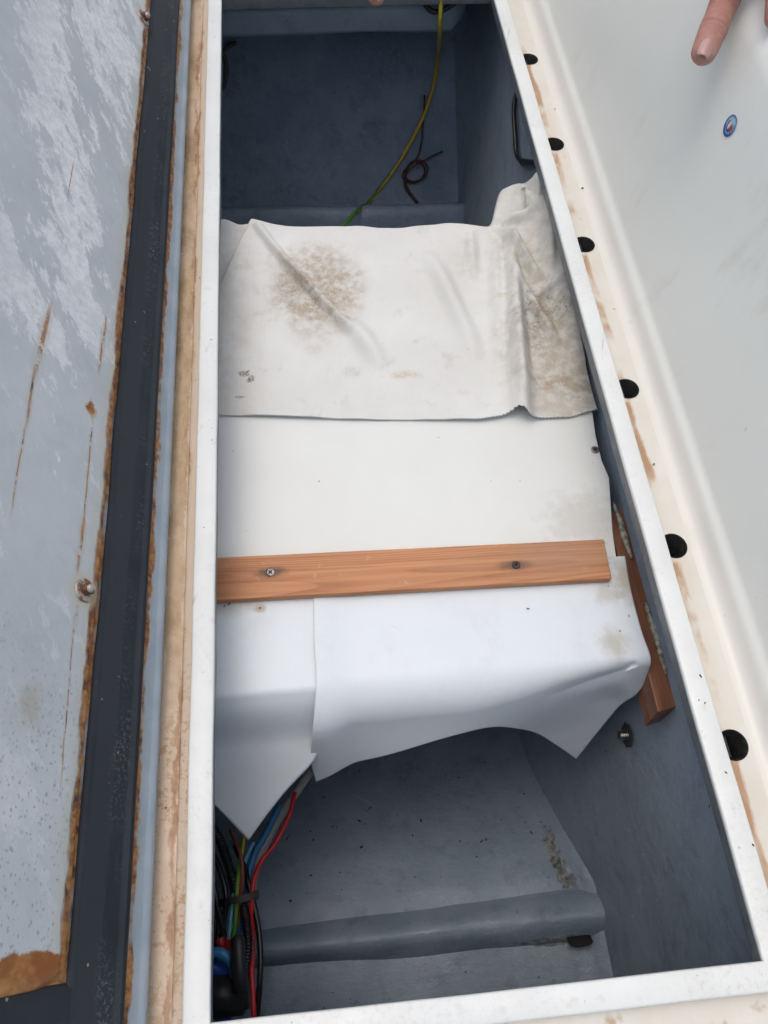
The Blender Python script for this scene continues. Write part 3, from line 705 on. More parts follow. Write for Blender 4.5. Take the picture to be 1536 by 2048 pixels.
# left sheet: sharp fold at the board edge, ends in a point
posL = profile(0.1700, 0.005, rad(44), VZ)
hl = lambda x, y: hit(x, y, posL)
tlL, trL = hl(400, 1165), hl(650, 1160)
lowL = hl(398, 1600); tipL = hl(496, 1703)
topL = seg2(Vector((-0.17, tlL.y)), trL)
leftL = [Vector((-0.17, lerp(tlL.y, lowL.y - 0.03, k / 12))) for k in range(13)]
botL = c2([leftL[-1], lerp(leftL[-1], lowL, 0.5), lowL, hl(430, 1637), tipL])
rightL = c2([trL, hl(648, 1300), hl(652, 1400), hl(640, 1500), hl(626, 1545), hl(570, 1612), tipL])
cL = coons(topL, botL, leftL, rightL)
def f_vl(u, v):
    p = cL(u, v); y, z = posL(p.y); hang = max(0.0, p.y - 0.14)
    e_ = 0.010 * sstep(0.0, 0.05, hang) * sstep(0.20, 0.08, hang); y += e_ * 0.8; z -= e_ * 0.6; y -= 0.006 * math.sin(p.x * 22) * sstep(0.0, 0.12, hang)
    z += 0.0006 * nz(p.x * 9, p.y * 9, 6)
    return Vector((p.x, y, z - 0.0008))
MAT_VL = m_vinyl('white vinyl b', [(onz(450, 1215, VZ), (0.022, 0.006, 0.05), 0.5), (onz(521, 1217, VZ), (0.004, 0.0035, 0.05), 0.95)])
vl = grid_obj('vinyl_sheet', f_vl, 70, 110, MAT_VL, None, True, 0.0011, -1.0)
tag(vl, 'narrow white vinyl sheet folded over the shelf edge, hanging to a point above the cables', 'vinyl sheet', 'white vinyl sheets clamped by the batten')

# ================================================================== canvas cloth on the far half of the shelf
cp = lambda x, y: onz(x, y, CLOTH_Z)
XL_, XR_ = -0.16, 0.2625
fe = [(-0.16, cp(420, 829).y), (cp(435, 831).x, cp(435, 831).y), (cp(700, 840).x, cp(700, 840).y), (cp(960, 842).x, cp(960, 842).y), (cp(1000, 837).x, cp(1000, 837).y),
      (cp(1032, 829).x, cp(1032, 829).y), (cp(1055, 840).x, cp(1055, 840).y), (cp(1140, 836).x, cp(1140, 836).y), (cp(1200, 819).x, cp(1200, 819).y), (0.27, cp(1206, 815).y)]
def front_y(x): return interp(fe, x)
heap0, heap1 = cp(980, 462), cp(1010, 384)
def seg_d(x, y, a, b):
    ab = (b - a).xy; p = Vector((x, y)) - a.xy; t = max(0.0, min(1.0, p.dot(ab) / ab.length_squared)); d = p - ab * t
    sgn = 1 if (ab.x * p.y - ab.y * p.x) > 0 else -1
    return d.length * sgn, t
FOLDS = [  # a, b, width, height, side bias (pixel ends)
    (cp(1018, 500), cp(1046, 832), 0.0085, 0.0130, 0), (cp(985, 480), cp(1000, 700), 0.008, 0.0050, 0),
    (cp(518, 470), cp(700, 665), 0.0045, 0.0075, 0), (cp(690, 640), cp(760, 730), 0.010, 0.0035, 0),
    (cp(1000, 470), cp(1075, 560), 0.006, 0.009, 0), (cp(1030, 560), cp(1110, 680), 0.0055, 0.0065, 0), (cp(1078, 590), cp(1120, 570), 0.006, 0.006, 0),
    (cp(1064, 452), cp(1058, 396), 0.007, 0.010, 0), (cp(1078, 475), cp(1100, 420), 0.006, 0.010, 0), (cp(990, 455), cp(1062, 446), 0.006, 0.006, 0), (cp(1030, 400), cp(1085, 430), 0.005, 0.006, 0),
    (cp(860, 520), cp(950, 700), 0.010, 0.0060, 0), (cp(1085, 470), cp(1095, 560), 0.007, 0.010, 0), (cp(940, 480), cp(945, 540), 0.006, 0.004, 0),
    (cp(700, 640), cp(760, 720), 0.010, 0.003, 0), (cp(1120, 600), cp(1160, 720), 0.009, 0.004, 0), (cp(505, 470), cp(560, 720), 0.02, 0.002, 0)]
peak, pfoot = cp(503, 458), cp(432, 585)
NCOL = 480
def f_cloth(u, v):
    x = lerp(XL_, XR_, u); y0 = front_y(x)
    # far edge of the board, or further on where the cloth is bunched against the wall
    hp = sstep(0.195, 0.222, x)
    edge = lerp(0.690, 0.668, (x + 0.16) / 0.42) + 0.0015 * nz(x * 40, 3)
    # the peak of the folded-up triangle on the left
    edge += 0.005 * math.exp(-((x - peak.x) / 0.014) ** 2) + 0.012 * sstep(-0.078, -0.10, x) + 0.003 * math.sin(x * 55) * sstep(0.0, 0.1, x)
    edge = lerp(edge, heap1.y + 0.002 - 0.25 * abs(x - 0.238), hp)
    L = edge - y0; s = v * (L + 0.11); 
    if s <= L: y, z = y0 + s, CLOTH_Z
    else:
        e = s - L; r = 0.006; a = min(e / r, rad(84)); rest = max(0.0, e - r * rad(84))
        y = edge + r * math.sin(a) + rest * math.cos(rad(84)); z = CLOTH_Z - r * (1 - math.cos(a)) - rest * math.sin(rad(84))
    on = sstep(-0.010, 0.004, edge - y)
    dz = 0.0
    for a, b, wd, h, _ in FOLDS:
        d, t = seg_d(x, y, a, b); dz += 1.75 * h * math.exp(-(d / wd) ** 2) * (math.sin(math.pi * (0.12 + 0.76 * t)) ** 0.8)
    dz += 0.0040 * nz(x * 15, y * 9, 2) + 0.0014 * nz(x * 50, y * 34, 5) + 0.0040 * max(0.0, nz(x * 22 + y * 9, y * 5 - x * 4, 11)) ** 1.5 * sstep(0.02, 0.2, x)
    # folded-up triangle: high on the right of its crease, dropping sharply to a pocket on the left
    d, t = seg_d(x, y, pfoot, peak)
    right_of = sstep(0.0012, -0.0012, d)
    tri = math.exp(-(max(0.0, -d) / 0.035) ** 2) * (0.30 + 0.70 * t) * 0.011
    tri *= sstep(pfoot.y - 0.03, pfoot.y + 0.04, y)
    dz += tri * right_of
    # bunched corner against the wall
    b2 = sstep(0.60, 0.70, y) * sstep(0.20, 0.245, x)
    dz += 0.014 * b2 + b2 * (0.010 * nz(x * 34, y * 26, 9) + 0.006 * nz(x * 60, y * 50, 4))
    dz += 0.018 * sstep(0.243, 0.263, x) * sstep(0.45, 0.62, y)
    z += max(-0.0012, dz) * on
    # front hem lifts slightly off the board
    z += 0.0002 * sstep(0.02, 0.0, s) + 0.006 * math.exp(-((x - cp(1032, 829).x) / 0.010) ** 2) * sstep(0.05, 0.0, s)
    if v == 0: y += (0.0, 0.0009, 0.0018, 0.0009)[int(round(u * NCOL)) % 4]
    return Vector((x, y, z))
cloth = grid_obj('canvas_cloth', f_cloth, NCOL, 210, m_cloth(), None, True, 0.0009, 1.0)
tag(cloth, 'stained off white canvas cloth with zigzag edge over the far half of the shelf', 'cloth')
hx = cp(1010, 384)
# rolled end of the cloth behind the bunch
def f_roll(u, v):
    a = lerp(rad(-30), rad(230), v); c0 = onx(lerp(1046, 1092, u), lerp(398, 415, u), 0.236 + 0.02 * u)
    r = 0.013 - 0.002 * u
    return c0 + Vector((0.003 * nz(u * 5, v * 4), r * math.cos(a), r * math.sin(a) * 0.9)) + Vector((0, 0.001 * nz(u * 20, v * 9), 0))
roll = grid_obj('hem_roll', f_roll, 30, 30, cloth.data.materials[0], cloth, True, 0.001, 0)

# ================================================================== open steel lid on the left
LT = rad(62)
LP = Vector((-0.1290, 0, -0.001))
LU = Vector((-math.cos(LT), 0, math.sin(LT))); LN = Vector((math.sin(LT), 0, math.cos(LT)))
lid = empty('locker_lid', (0, 0, 0))
LM = Matrix(((LU.x, 0, LN.x, LP.x), (0, 1, 0, 0), (LU.z, 0, LN.z, LP.z), (0, 0, 0, 1)))
# local axes of the lid: x up the lid, y along it, z out of its inner face (x cross y = -z is fine for vertices)
def lw(u, y, n): return LP + LU * u + Vector((0, y, 0)) + LN * n
def lu(px, py, n=0.0):
    p = onpl(px, py, LP + LN * n, LN); return (p - LP).dot(LU), p.y
U_edge, U_crease, U_gask0, U_gask1, U_plate = 0.0, lu(319, 1200, 0.001)[0], lu(296, 1200, 0.002)[0], lu(206, 1200, 0.003)[0], lu(195, 1200, 0.004)[0]
UMAX = lu(-30, -20)[0] + 0.10
Y_PL = lu(125, 1972, 0.004)[1]
LIDY0 = Y_PL - 0.095
class LidM(M):                                        # material that works in the lid's own axes
    def __init__(s, name, rough=0.5, spec=0.5):
        super().__init__(name, rough, spec)
        a = s.n('ShaderNodeAttribute'); a.attribute_name = 'lidco'; s.co = a.outputs['Vector']
def lid_grid(name, fn, nu, nv, mat, parent):
    """fn(u,v) -> lid coordinates (u, y, n); stored on the mesh so that materials can use them"""
    co = [fn(i / nu, j / nv) for j in range(nv + 1) for i in range(nu + 1)]
    fs = [(j * (nu + 1) + i, j * (nu + 1) + i + 1, (j + 1) * (nu + 1) + i + 1, (j + 1) * (nu + 1) + i) for j in range(nv) for i in range(nu)]
    o = mesh_obj(name, [lw(*c) for c in co], fs, mat, parent, True)
    at = o.data.attributes.new('lidco', 'FLOAT_VECTOR', 'POINT')
    for i, c in enumerate(co): at.data[i].vector = c
    return o
def m_lidpan():
    m = LidM('blue grey lid paint', 0.42); u = m.xyz('X')
    c = m.mix(m.rng(m.noise(30, 5), 0.3, 0.7), (0.28, 0.35, 0.405), (0.355, 0.42, 0.475))
    uw = m.math('ADD', u, m.math('MULTIPLY', m.math('SUBTRACT', m.noise(45, 6, 0.68, (1, 0.5, 1)), 0.5), 0.020))
    r = m.mul(m.rng(uw, U_gask0 - 0.0060, U_gask0 - 0.0035), m.rng(m.noise(14, 5, 0.65, (1, 1, 1)), 0.36, 0.5))
    rc = m.mix(m.rng(m.noise(150, 5, 0.65), 0.35, 0.65), RUST_M, RUST_L)
    rc = m.mix(m.rng(m.noise(90, 4, 0.6, loc=(2, 2, 2)), 0.5, 0.7), rc, RUST_D)
    c = m.mix(m.mul(m.rng(uw, U_gask0 - 0.010, U_gask0 - 0.003), 0.35), c, (0.36, 0.33, 0.26))
    c = m.mix(r, c, rc)
    c = m.mix(m.mul(m.specks(80, 0.12, 0.62), 0.8), c, (0.05, 0.05, 0.05))
    m.color(c); m.bump(m.noise(70, 5, 0.6, (1, 0.35, 1)), 0.0022, 0.6); m.bump(r, 0.0008, -0.3); return m.m
def m_plate():
    m = LidM('grey lid paint, chalky and rusting', 0.45); u, y = m.xyz('X'), m.xyz('Y')
    c = m.mix(m.rng(m.noise(10, 6, 0.6), 0.3, 0.72), (0.44, 0.495, 0.525), (0.515, 0.565, 0.59))
    c = m.mix(m.mul(m.rng(m.noise(34, 6, 0.7), 0.5, 0.72), 0.45), c, (0.37, 0.425, 0.46))
    # scoured chalky streaks
    zone = m.spot((U_plate + 0.055, 0.70, 0), (0.075, 0.40, 1), 0.30, 0.7, 30)
    big = m.noise(19, 5, 0.68, (1.0, 0.30, 1), rot=(0, 0, rad(34)), loc=(0.7, 0.2, 0))
    ch = m.noise(80, 6, 0.78, (1.0, 0.55, 1), rot=(0, 0, rad(30)))
    sc_ = m.math('ADD', m.math('MULTIPLY', big, 0.62), m.math('MULTIPLY', ch, 0.38))
    chm = m.math('MULTIPLY', m.rng(m.math('ADD', sc_, m.math('MULTIPLY', zone, 0.085)), 0.552, 0.590), m.math('ADD', m.math('MULTIPLY', zone, 0.65), 0.20))
    c = m.mix(chm, c, m.mix(m.rng(m.noise(150, 6, 0.75), 0.35, 0.65), (0.82, 0.85, 0.86), (0.64, 0.675, 0.70)))
    fl = m.rng(m.noise(90, 7, 0.72, (1.0, 0.4, 1), rot=(0, 0, rad(33))), 0.60, 0.66)
    c = m.mix(m.mul(fl, 0.30, m.rng(y, 0.12, 0.35)), c, (0.70, 0.72, 0.75))
    # pinhole spotting on the near part
    sp = m.math('MAXIMUM', m.specks(230, 0.32, 0.36, stretch=(1, 0.7, 1)), m.specks(420, 0.34, 0.34, (0.4, 0, 0), stretch=(1, 0.6, 1)))
    c = m.mix(m.mul(sp, m.rng(m.math('ADD', y, m.math('MULTIPLY', m.noise(14, 3), 0.2)), 0.33, 0.16), 0.6), c, (0.16, 0.185, 0.205))
    rc = m.mix(m.rng(m.noise(130, 5, 0.65), 0.35, 0.65), RUST_M, RUST_L)
    rc = m.mix(m.rng(m.noise(70, 4, 0.6, loc=(2, 2, 2)), 0.48, 0.68), rc, RUST_D)
    # rust along the edge by the gasket
    uw = m.math('ADD', u, m.math('MULTIPLY', m.math('SUBTRACT', m.noise(55, 6, 0.66, (1, 0.35, 1)), 0.5), 0.012))
    edge = m.rng(uw, U_plate + 0.0060, U_plate + 0.0030)
    halo = m.rng(uw, U_plate + 0.015, U_plate + 0.004)
    c = m.mix(m.mul(halo, 0.45), c, (0.46, 0.44, 0.33)); c = m.mix(edge, c, rc)
    # thin rust scratches that run along the lid
    for (pa, pb, wd) in (((92, 620), (62, 745), 0.0016), ((60, 745), (44, 850), 0.0009), ((40, 860), (15, 1020), 0.0005), ((205, 640), (190, 740), 0.0010), ((176, 850), (158, 1050), 0.0006), ((160, 1040), (146, 1140), 0.0012), ((146, 1220), (139, 1262), 0.0010), ((138, 1260), (112, 1560), 0.0004), ((140, 330), (128, 400), 0.0003)):
        a_, b_ = lu(*pa), lu(*pb); k = (b_[0] - a_[0]) / (b_[1] - a_[1])
        line = m.math('SUBTRACT', u, m.math('ADD', a_[0], m.math('MULTIPLY', m.math('SUBTRACT', y, a_[1]), k)))
        line = m.math('ABSOLUTE', m.math('ADD', line, m.math('MULTIPLY', m.math('SUBTRACT', m.noise(70, 5, 0.65, (1, 0.5, 1)), 0.5), 0.003)))
        mk = m.mul(m.rng(line, wd * 0.5, wd * 1.5, 1.0, 0.0), m.band(y, b_[1], a_[1], 0.012), m.rng(m.noise(130, 5, 0.65), 0.38, 0.5))
        hl_ = m.mul(m.rng(line, wd * 1.2, wd * 4.5, 1.0, 0.0), m.band(y, b_[1], a_[1], 0.012), 0.4)
        c = m.mix(hl_, c, (0.42, 0.40, 0.32)); c = m.mix(m.mul(mk, 0.9), c, rc)
    a_ = lu(174, 822); c = m.mix(m.spot((a_[0], a_[1], 0), (0.0040, 0.006, 1), 0.6, 0.35, 160), c, rc)
    a_ = lu(48, 1410); c = m.mix(m.mul(m.spot((a_[0], a_[1], 0), (0.008, 0.010, 1), 0.5, 0.6, 90), 0.4), c, (0.36, 0.29, 0.18))
    for b_ in BOLTS: c = m.mix(m.mul(m.spot((b_[0], b_[1], 0), (0.0125, 0.0125, 1), 0.12, 0.25, 90), 0.5), c, (0.50, 0.46, 0.33))
    # big rusted scab at the near end
    a_ = lu(40, 1992); c2_ = m.math('ADD', y, m.math('MULTIPLY', m.math('SUBTRACT', m.noise(60, 6, 0.65), 0.5), 0.012))
    arch = m.math('SUBTRACT', c2_, m.math('MULTIPLY', m.math('POWER', m.math('SUBTRACT', u, a_[0]), 2.0), -9.0))
    scab = m.rng(arch, Y_PL + 0.0185, Y_PL + 0.0165)
    c = m.mix(scab, c, m.mix(m.rng(m.noise(60, 5, 0.6), 0.4, 0.62), (0.24, 0.085, 0.022), (0.40, 0.20, 0.06)))
    m.color(c); m.bump(m.noise(120, 6, 0.65, (1, 0.5, 1), rot=(0, 0, rad(33))), 0.0010, 0.4); m.bump(m.math('ADD', edge, scab), 0.0012, 0.5)
    m.rough(m.math('ADD', 0.38, m.math('MULTIPLY', m.math('ADD', edge, chm), 0.3))); return m.m
def m_gasket():
    m = LidM('black sponge rubber', 0.62, 0.35); u, y = m.xyz('X'), m.xyz('Y')
    c = m.mix(m.rng(m.noise(16, 4), 0.3, 0.7), (0.013, 0.019, 0.026), (0.022, 0.030, 0.039))
    mid = m.band(m.math('ADD', u, m.math('MULTIPLY', m.math('SUBTRACT', m.noise(10, 3, 0.5, (1, 1, 1)), 0.5), 0.006)), lerp(U_gask0, U_gask1, 0.50), lerp(U_gask0, U_gask1, 0.90), 0.0010)
    c = m.mix(m.mul(mid, 0.75), c, (0.028, 0.036, 0.043))
    mould = m.mul(m.band(u, lerp(U_gask0, U_gask1, 0.24), lerp(U_gask0, U_gask1, 0.54), 0.003), m.rng(m.noise(380, 5, 0.75), 0.50, 0.62), m.rng(m.noise(17, 4, 0.6, (1, 0.6, 1)), 0.42, 0.60))
    c = m.mix(m.mul(mould, 0.5), c, (0.15, 0.165, 0.16))
    c = m.mix(m.mul(m.specks(130, 0.17, 0.55), 0.9), c, (0.42, 0.40, 0.34))
    m.color(c); m.bump(m.noise(300, 4, 0.6), 0.0006, 0.5); return m.m
bolt_px = ((168, 1181), (286, 36))
BOLTS = [lu(*p, 0.004) for p in bolt_px]
LIDY1 = 1.55
# pan: outer return edge, flange, base under gasket and plate
def f_pan(u, v):
    y = lerp(LIDY0, LIDY1, v); w1 = 0.0010 * nz(y * 9, 1) + 0.0005 * nz(y * 31, 2)
    P = [(-0.001, -0.030), (-0.0004, -0.002), (0.0, 0.0), (0.0022, 0.0012), (U_crease - 0.0012 + w1, 0.0014), (U_crease + w1, 0.0004), (U_crease + 0.0014 + w1, 0.0), (U_gask0 * 0.7 + U_crease * 0.3, 0.0002 + 0.0004 * nz(y * 24, 5)), (U_gask0 - 0.001, 0.0003 * nz(y * 28, 8)), (U_gask0 + 0.004, -0.0008), (UMAX, -0.0008)]
    k = min(len(P) - 1, int(round(u * (len(P) - 1)))); return Vector((P[k][0], y, P[k][1]))
lid_grid('lid_pan', f_pan, 10, 420, m_lidpan(), lid)
# gasket: long run with a raised lip, and the run across the near end
def g_edge(y): return 0.0016 * nz(y * 7, 3) + 0.0010 * nz(y * 16, 6), 0.0012 * nz(y * 6, 9)
def f_gask(u, v):
    y = lerp(LIDY0, LIDY1, v); e1, e0 = g_edge(y); a, b = U_gask0 + e0, U_gask1 + e1
    P = [(0.0, -0.0008), (0.012, 0.0016), (0.05, 0.0024), (0.10, 0.0024), (0.13, 0.0040), (0.16, 0.0056), (0.19, 0.0050), (0.225, 0.0030), (0.27, 0.0026), (0.50, 0.0024), (0.56, 0.0022), (0.88, 0.0022), (0.97, 0.0018), (1.0, -0.0008)]
    k = min(len(P) - 1, int(round(u * (len(P) - 1)))); t, n = P[k]
    return Vector((lerp(a, b, t), y, n + 0.0004 * nz(y * 18, t * 6)))
MAT_GASK = m_gasket()
gk = lid_grid('gasket', f_gask, 13, 420, MAT_GASK, lid)
def f_gask2(u, v):
    x = lerp(U_gask1 - 0.002, UMAX, u); P = [(0.0, -0.0008), (0.03, 0.0020), (0.5, 0.0021), (0.97, 0.0020), (1.0, -0.0008)]
    k = min(4, int(round(v * 4))); return Vector((x, lerp(LIDY0 + 0.001, Y_PL + 0.001, P[k][0]), P[k][1]))
lid_grid('gasket', f_gask2, 60, 4, MAT_GASK, lid)
# plate, proud of the gasket, with a thin rusty edge
def f_plate(u, v):
    E = [(0.0, -0.0008), (0.0002, 0.0030), (0.0012, 0.0038), (0.0030, 0.0040), (0.008, 0.0040)]
    n = 40; k = int(round(u * n)); y = lerp(Y_PL, LIDY1, v); wob = 0.0010 * nz(y * 8, 3) + 0.0004 * nz(y * 40, 1)
    if k < len(E): x, h = E[k]; x = U_plate + x + wob
    else: t = (k - len(E) + 1) / (n - len(E) + 1); x = lerp(U_plate + 0.008, UMAX, t); h = 0.0040
    if v == 0: h = -0.0008
    rise = 0.006 * sstep(0, 1, 0)  # near end bows slightly
    yy = y + (0.0 if v > 0 else -0.0)
    yy += sstep(0.03, 0.0, y - Y_PL) * (0.010 * sstep(0.0, 0.05, U_plate + 0.02 - x) - 0.020 * (x - U_plate) / 0.08 * 0.35)
    return Vector((x, yy, h + 0.0003 * nz(x * 10, y * 10)))
lid_grid('plate', f_plate, 40, 380, m_plate(), lid)
tag(lid, 'open grey steel lid with rusty edges and black rubber gasket', 'hatch lid')
def disc_stack(name, rows, mat, parent, seg=24, hexa=False):
    bm = bmesh.new(); prev = None; n = 6 if hexa else seg
    for r_, z_ in rows:
        cur = [bm.verts.new((r_ * math.cos(2 * math.pi * k / n), r_ * math.sin(2 * math.pi * k / n), z_)) for k in range(n)]
        if prev:
            for k in range(n): bm.faces.new((prev[k], prev[(k + 1) % n], cur[(k + 1) % n], cur[k]))
        prev = cur
    bm.faces.new(prev); o = bm_obj(name, bm, mat, parent, not hexa)
    return o
def m_washer():
    m = M('washer', 0.45); c = m.mix(m.rng(m.noise(240, 5, 0.6), 0.42, 0.62), (0.42, 0.40, 0.36), (0.20, 0.11, 0.06)); m.color(c); m.b.inputs['Metallic'].default_value = 0.35; m.bump(m.noise(300, 3), 0.0005, 0.5); return m.m
MAT_WASH = m_washer()
qrot = LN.to_track_quat('Z', 'Y').to_euler()
for i, (bu, by) in enumerate(BOLTS):
    wsh = disc_stack('washer', [(0.0080, 0.0), (0.0080, 0.0010), (0.0074, 0.0015), (0.0030, 0.0015)], MAT_WASH, lid)
    wsh.location = lw(bu, by, 0.0041); wsh.rotation_euler = qrot
    nu_ = disc_stack('nut', [(0.0044, 0.0), (0.0044, 0.0030), (0.0036, 0.0036), (0.0030, 0.0036)], MAT_RUSTED, wsh, hexa=True); nu_.location = (0, 0, 0.0015)
    sd2 = disc_stack('stud', [(0.0028, 0.0), (0.0028, 0.0058), (0.0022, 0.0064)], MAT_WASH, wsh); sd2.location = (0, 0, 0.0015)

# ================================================================== cables
def solid(name, c, rough=0.38, var=0.10): return simple(name, c, rough, 0.12, 500, var)
C_RED, C_BLUE, C_LBLUE = solid('red sleeving', (0.60, 0.028, 0.035)), solid('blue sleeving', (0.04, 0.20, 0.46)), solid('light blue sleeving', (0.13, 0.40, 0.60))
C_YEL, C_GRN, C_BRN = solid('yellow sleeving', (0.62, 0.40, 0.03)), solid('green sleeving', (0.07, 0.23, 0.03)), solid('brown sleeving', (0.22, 0.08, 0.05))
C_BLK, C_GREY, C_RBLUE = solid('black sleeving', (0.012, 0.013, 0.015), 0.30), solid('grey sleeving', (0.38, 0.38, 0.36)), solid('royal blue', (0.02, 0.10, 0.48))
C_CORD = simple('brown cord', (0.10, 0.040, 0.025), 0.8, 0.8, 1500, 0.4)
G_LOOM = 'cables bundled in the near left corner'
def loom(name, pts, r, mat, label, cat='cable', **kw):
    P = [onz(x, y, z) for x, y, z in pts]
    o = tube(name, P, r, mat, None, **kw); tag(o, label, cat, G_LOOM); return o
loom('red_cable', [(590, 1585, -0.300), (578, 1632, -0.296), (550, 1687, -0.292), (523, 1722, -0.288), (509, 1757, -0.284), (505, 1784, -0.282), (503, 1816, -0.284), (505, 1853, -0.292), (505, 1904, -0.294), (504, 1945, -0.288), (506, 1985, -0.286), (508, 2040, -0.286), (509, 2080, -0.300)], 0.0024, C_RED, 'red cable curving out from under the vinyl into the zip tie')
loom('black_cable', [(470, 1690, -0.300), (488, 1734, -0.290), (497, 1768, -0.286), (509, 1816, -0.287), (517, 1859, -0.288), (521, 1913, -0.286), (519, 1972, -0.286), (514, 2030, -0.290), (512, 2080, -0.300)], 0.0029, C_BLK, 'smooth black cable bowing right beside the red cable')
loom('blue_cable', [(560, 1610, -0.312), (529, 1673, -0.304), (511, 1704, -0.300), (500, 1741, -0.298), (492, 1780, -0.298), (482, 1830, -0.302), (470, 1900, -0.31)], 0.0034, C_BLUE, 'thick mid blue cable just left of the red one')
loom('grey_cable', [(620, 1545, -0.325), (560, 1632, -0.318), (535, 1679, -0.314), (520, 1710, -0.312), (506, 1760, -0.310), (498, 1830, -0.31)], 0.0045, C_GREY, 'pale grey cable half hidden behind the vinyl point')
loom('light_blue_cable', [(506, 1685, -0.298), (488, 1728, -0.292), (470, 1775, -0.288), (464, 1816, -0.287), (461, 1850, -0.287), (456, 1884, -0.289)], 0.0021, C_LBLUE, 'light blue core beside the yellow and green one')
o = loom('earth_cable', [(487, 1675, -0.292), (483, 1703, -0.288), (477, 1740, -0.283), (473, 1788, -0.281), (472, 1816, -0.282), (470, 1850, -0.284), (465, 1886, -0.288)], 0.0022, C_YEL, 'yellow and green core running under the zip tie', mats=[C_YEL, C_GRN], stripe=0.35)
loom('brown_cable', [(462, 1660, -0.290), (471, 1684, -0.286), (481, 1710, -0.281), (485, 1749, -0.279), (482, 1790, -0.284), (474, 1850, -0.292), (452, 1888, -0.292)], 0.0020, C_BRN, 'brown core crossing over the yellow one')
loom('corrugated_conduit', [(412, 1625, -0.285), (428, 1661, -0.282), (443, 1689, -0.280), (463, 1749, -0.284), (470, 1785, -0.290), (478, 1830, -0.297)], 0.0050, C_BLK, 'corrugated black conduit slanting down from the left rim', 'conduit', seg=14, rib=(0.0027, 0.0009))
loom('corrugated_conduit', [(478, 1780, -0.292), (486, 1808, -0.289), (492, 1843, -0.287), (496, 1884, -0.288), (493, 1930, -0.291), (488, 1990, -0.295)], 0.0050, C_BLK, 'corrugated black conduit below the zip tie beside the red cable', 'conduit', seg=14, rib=(0.0027, 0.0009))
for lab, pts, r in (('black cable nearest the left rim, lowest of the bundle', [(415, 1720, -0.28), (426, 1765, -0.280), (437, 1820, -0.284), (447, 1868, -0.290), (452, 1920, -0.30)], 0.0030),
                    ('black cable passing between the left rim and the corrugated conduit', [(420, 1690, -0.29), (443, 1749, -0.288), (452, 1795, -0.288), (448, 1840, -0.292), (440, 1900, -0.30)], 0.0028),
                    ('black cable hugging the left rim below the zip tie', [(424, 1800, -0.30), (430, 1850, -0.300), (428, 1900, -0.305), (424, 1960, -0.31)], 0.0032)):
    loom('black_cable', pts, r, C_BLK, lab)
# zip tie round the bundle
zc = [onz(440, 1806, -0.278), onz(455, 1803, -0.2745), onz(478, 1798, -0.2735), onz(500, 1793, -0.2750), onz(512, 1790, -0.279), onz(514, 1791, -0.290), onz(500, 1796, -0.304), onz(470, 1802, -0.306), onz(446, 1806, -0.300), onz(436, 1808, -0.288)]
zp = catmull(zc + [zc[0]], 6); v_, f_ = [], []
cz = sum(zp, Vector()) / len(zp)
for p in zp:
    out = (p - cz); out.y = 0; out.normalize()
    for dy, do in ((-0.0030, 0), (0.0030, 0), (0.0030, 0.0012), (-0.0030, 0.0012)): v_.append(p + Vector((0, dy, 0)) + out * do)
for i in range(len(zp) - 1):
    for k in range(4): k2 = (k + 1) % 4; f_.append((i * 4 + k, i * 4 + k2, i * 4 + 4 + k2, i * 4 + 4 + k))
MAT_TIE = simple('black nylon', (0.010, 0.010, 0.011), 0.5)
tie = mesh_obj('zip_tie', v_, f_, MAT_TIE); tag(tie, 'flat black zip tie round the cable bundle', 'zip tie')
bm = bmesh.new(); box_bm(bm, onz(512, 1789, -0.277), (0.0055, 0.0075, 0.005)); bmesh.ops.bevel(bm, geom=bm.edges[:], offset=0.0008, segments=2, affect='EDGES'); bm_obj('tie_head', bm, MAT_TIE, tie)
# red crimps
MAT_CRIMP = solid('red crimp plastic', (0.38, 0.012, 0.014), 0.3)
for a_, b_, lab in (((440, 1876), (447, 1905), 'red crimp terminal on the brown core, left of the pair'), ((458, 1878), (455, 1910), 'red crimp terminal below the light blue core, right of the pair')):
    o = tube('crimp_terminal', [onz(*a_, -0.284), onz((a_[0] + b_[0]) / 2, (a_[1] + b_[1]) / 2, -0.284), onz(*b_, -0.288)], lambda t: 0.0050 - 0.0012 * math.sin(math.pi * t), MAT_CRIMP, None, seg=14, flat=0.7)
    tag(o, lab, 'terminal', 'red crimp terminals')
o = tube('blue_cable', [onz(400, 1912, -0.270), onz(422, 1906, -0.266), onz(443, 1907, -0.264), onz(459, 1920, -0.266), onz(468, 1942, -0.272), onz(470, 1970, -0.285)], 0.0047, solid('bright blue sleeving', (0.045, 0.25, 0.52)), None, seg=16)
tag(o, 'thick blue cable arching into the black terminal boot', 'cable', G_LOOM)
o = tube('blue_cable', [onz(402, 1935, -0.285), onz(425, 1935, -0.282), onz(450, 1948, -0.288), onz(455, 1975, -0.30)], 0.0065, C_RBLUE, None, seg=16)
tag(o, 'royal blue cable below the blue arch', 'cable', G_LOOM)
o = tube('blue_cable', [onz(405, 2020, -0.282), onz(428, 2022, -0.280), onz(446, 2032, -0.284), onz(452, 2070, -0.29)], 0.0065, C_RBLUE, None, seg=16)
tag(o, 'royal blue cable end in the near left corner below the terminal boot', 'cable', G_LOOM)
